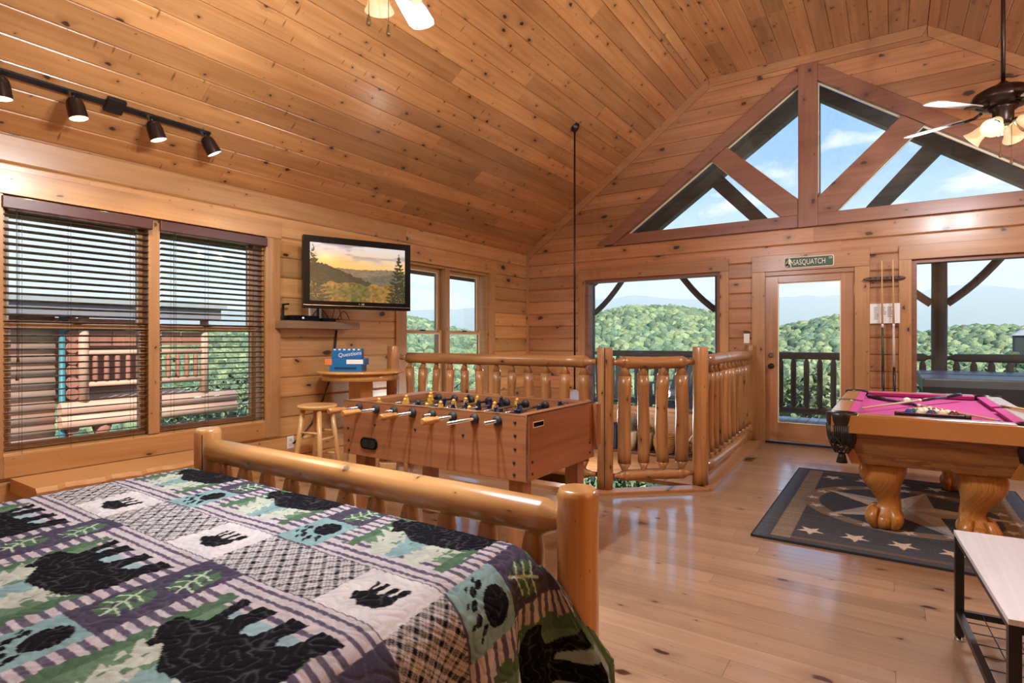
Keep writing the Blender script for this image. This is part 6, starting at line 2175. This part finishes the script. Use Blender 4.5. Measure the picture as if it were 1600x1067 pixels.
def blob_mesh(name, P, Rd, Cc, mat, seed, hz=1.15, bumpy=0.28, lowres=False):
    rg_ = np.random.default_rng(seed)
    IV, IF = (IV0, IF0) if lowres else (IV1, IF1)
    N, K = len(P), len(IV)
    dis = 1 + bumpy * (rg_.random((N, K, 1)) - 0.5) * 2
    v_ = P[:, None, :] + IV[None] * dis * (Rd[:, None, None] * np.array((1, 1, hz)))
    shade = np.ones((N, K, 1)) * (0.85 + 0.3 * rg_.random((N, K, 1)))
    cc = np.ones((N, K, 4)); cc[..., :3] = Cc[:, None, :] * shade
    f_ = (IF[None] + (np.arange(N) * K)[:, None, None]).reshape(-1, 3)
    me = bpy.data.meshes.new(name)
    me.vertices.add(N * K); me.vertices.foreach_set('co', v_.reshape(-1).astype(np.float32))
    me.loops.add(f_.size); me.loops.foreach_set('vertex_index', f_.ravel().astype(np.int32))
    me.polygons.add(len(f_)); me.polygons.foreach_set('loop_start', np.arange(0, f_.size, 3, dtype=np.int32))
    at = me.color_attributes.new('col', 'FLOAT_COLOR', 'POINT')
    at.data.foreach_set('color', cc.reshape(-1).astype(np.float32))
    me.update(calc_edges=True)
    me.materials.append(mat)
    o = bpy.data.objects.new(name, me)
    col.objects.link(o)
    return o


def leaf_mat(name, scale):
    m, nt, b, o = newmat(name)
    a = nd(nt, 'ShaderNodeAttribute'); a.attribute_name = 'col'
    g = nd(nt, 'ShaderNodeNewGeometry')
    n = nd(nt, 'ShaderNodeTexNoise')
    n.inputs['Scale'].default_value = scale
    n.inputs['Detail'].default_value = 5
    n.inputs['Roughness'].default_value = 0.7
    nt.links.new(g.outputs['Position'], n.inputs['Vector'])
    f = mth(nt, 'MULTIPLY_ADD', n.outputs[0], 3.0, -0.45)
    nt.links.new(mixc(nt, 1.0, a.outputs['Color'], f, 'MULTIPLY'), b.inputs['Base Color'])
    b.inputs['Roughness'].default_value = 0.9
    b.inputs['Specular IOR Level'].default_value = 0.1
    bp = nd(nt, 'ShaderNodeBump')
    bp.inputs['Strength'].default_value = 0.8
    bp.inputs['Distance'].default_value = 1.0 / scale * 0.8
    nt.links.new(n.outputs[0], bp.inputs['Height'])
    nt.links.new(bp.outputs[0], b.inputs['Normal'])
    return m


M['leafar'] = leaf_mat('distant leaves', 1.7)
M['leanear'] = leaf_mat('near leaves', 6.0)
rg_ = np.random.default_rng(4)
greens = np.array([lin(c_) for c_ in ('#6e8062', '#7d8b68', '#5d7056', '#8e986e', '#677b64', '#85916a')])


def forest(name, r0, r1, N, s0, s1, label, seed, pa=(70, 178), lowres=False):
    g_ = np.random.default_rng(seed)
    r = np.sqrt(g_.random(N) * (r1 ** 2 - r0 ** 2) + r0 ** 2)
    p = np.radians(pa[0] + (pa[1] - pa[0]) * g_.random(N))
    x, y = cx0 + r * np.cos(p), cy0 + r * np.sin(p)
    sz = s0 + (s1 - s0) * g_.random(N)
    z = ground(p, r) + sz * 0.7
    keep = ~((x > -4) & (x < 12) & (y < 16)) & ~((x < -5) & (x > -20) & (y < 9.5))
    P = np.stack([x, y, z], -1)[keep]
    Cc = greens[g_.integers(0, len(greens), N)][keep] * (0.8 + 0.5 * g_.random((N, 1)))[keep]
    o = blob_mesh(name, P, sz[keep], Cc, M['leafar'], seed + 1, lowres=lowres)
    tag(o, label, 'forest', kind='stuff')
    return o


forest('forest_canopy', 140, 545, 26000, 2.0, 3.9, 'green wooded hills beyond the deck and windows', 5, lowres=True)
forest('valley_woods', 30, 145, 5600, 1.2, 2.7, 'leafy treetops of the valley just below the deck', 9)

# nearer trees one by one
def tree(label, x, y, zb, h, r, seed, tint=1.0, cols_=None):
    t = thing('leafy_tree', label, 'tree', (x, y, zb), group='trees close below the cabin')
    MB().lathe((x, y, zb), (x, y, zb + h * 0.7), [(0, 0.16), (0.5, 0.11), (1, 0.05)], 8).build('trunk', M['weather'], t)
    g_ = np.random.default_rng(seed)
    n, per = 26, 110
    u = g_.normal(size=(n, 3)); u /= np.linalg.norm(u, axis=1)[:, None]
    q = u * (g_.random((n, 1)) ** 0.4) * np.array((r, r, r * 0.95)) * 0.75
    Pc = q + np.array((x, y, zb + h - r))
    rb = r * (0.28 + 0.2 * g_.random(n))
    gr = greens if cols_ is None else cols_
    N = n * per
    w_ = g_.normal(size=(N, 3)); w_ /= np.linalg.norm(w_, axis=1)[:, None]
    P = np.repeat(Pc, per, 0) + w_ * np.repeat(rb, per)[:, None] * (0.75 + 0.35 * g_.random((N, 1)))
    a1 = g_.normal(size=(N, 3)); a1 /= np.linalg.norm(a1, axis=1)[:, None]
    a2 = np.cross(w_ + 0.4 * g_.normal(size=(N, 3)), a1); a2 /= np.linalg.norm(a2, axis=1)[:, None]
    sz = (0.10 + 0.10 * g_.random((N, 1)))
    V4 = np.stack([P - a1 * sz, P + a2 * sz * 0.6, P + a1 * sz, P - a2 * sz * 0.6], 1)
    Cc = np.repeat(gr[g_.integers(0, len(gr), n)], per, 0) * tint * (0.65 + 0.8 * g_.random((N, 1)))
    me = bpy.data.meshes.new('foliage')
    me.vertices.add(N * 4); me.vertices.foreach_set('co', V4.reshape(-1).astype(np.float32))
    me.loops.add(N * 4); me.loops.foreach_set('vertex_index', np.arange(N * 4, dtype=np.int32))
    me.polygons.add(N); me.polygons.foreach_set('loop_start', np.arange(0, N * 4, 4, dtype=np.int32))
    at = me.color_attributes.new('col', 'FLOAT_COLOR', 'POINT')
    cc = np.ones((N, 4, 4)); cc[..., :3] = Cc[:, None, :]
    at.data.foreach_set('color', cc.reshape(-1).astype(np.float32))
    me.update(calc_edges=True)
    me.materials.append(M['leanear'])
    o = bpy.data.objects.new('foliage', me)
    col.objects.link(o)
    o['kind'] = 'stuff'
    attach(o, t)
    return t


i = 0
for (a_, r_, h_, rad) in ((96, 20, 9, 2.5), (103, 31, 11, 3.0), (112, 20, 8, 2.4), (120, 31, 11, 3.0), (129, 19, 7.5, 2.3), (137, 29, 10, 2.8), (146, 18, 7.5, 2.2), (152, 29, 10.5, 2.7), (86, 31, 12, 3.0), (79, 22, 10, 2.6)):
    p_ = math.radians(a_)
    xx, yy = cx0 + r_ * math.cos(p_), cy0 + r_ * math.sin(p_)
    zg = float(ground(np.array(p_), np.array(float(r_))))
    tree('leafy green tree rising from the slope below the windows', xx, yy, zg - 1.0, h_ - 1.0, rad, 40 + i)
    i += 1
rd = np.array([lin(c_) for c_ in ('#8a7a58', '#6f8050', '#9c7f63', '#7c9058')])
for j, (xx, yy, h_, rad, lb) in enumerate(((-7.0, 6.2, 3.2, 1.3, 'reddish shrubby tree below the neighbouring balcony'), (-6.6, 9.4, 3.6, 1.4, 'green shrubby tree at the right edge of the blinds'),
                                           (-6.9, 3.1, 2.6, 1.1, 'reddish low shrub at the foot of the neighbouring log wall'), (-6.2, 12.7, 3.5, 1.4, 'green shrubby tree between the blinds and the television window'))):
    tree(lb, xx, yy, -4.2, h_, rad, 80 + j, 1.15, rd if j % 2 == 0 else None)

# a distant roof among the trees
dh = thing('distant_house', 'small grey-roofed house among the trees at the far right', 'house', (70, 128, -14))
hx, hy_ = 48.8, 306.9
dh.location = (hx, hy_, -8)
MB().box(hx - 2.6, hx + 2.6, hy_ - 3, hy_ + 3, -10, 3.2).build('house_walls', plain('dark house walls', '#3c3f42', 0.8), dh)
MB().prism([(hx - 3.4, 3.0), (hx + 3.4, 3.0), (hx, 5.4)], 'Y', hy_ - 3.6, hy_ + 3.6).build('house_roof', plain('pale metal roof', '#b9bcc0', 0.5), dh)

# haze: thin air over the valley
hz = bpy.data.materials.new('valley haze')
hz.use_nodes = True
nt = hz.node_tree
nt.nodes.clear()
vo_ = nd(nt, 'ShaderNodeOutputMaterial')
vs_ = nd(nt, 'ShaderNodeVolumeScatter')
vs_.inputs['Color'].default_value = (0.90, 0.95, 1.0, 1)
vs_.inputs['Density'].default_value = 0.0008
vs_.inputs['Anisotropy'].default_value = 0.1
nt.links.new(vs_.outputs[0], vo_.inputs['Volume'])
m = MB().prism([(-3500, -300), (-570, -300), (-570, 570), (2200, 570), (2200, 3500), (-3500, 3500)], 'Z', -120, 230)
hzo = struct(m, 'valley_haze', hz)
hzo['kind'] = 'stuff'
tag(hzo, 'pale blue haze hanging over the distant mountains', 'haze')
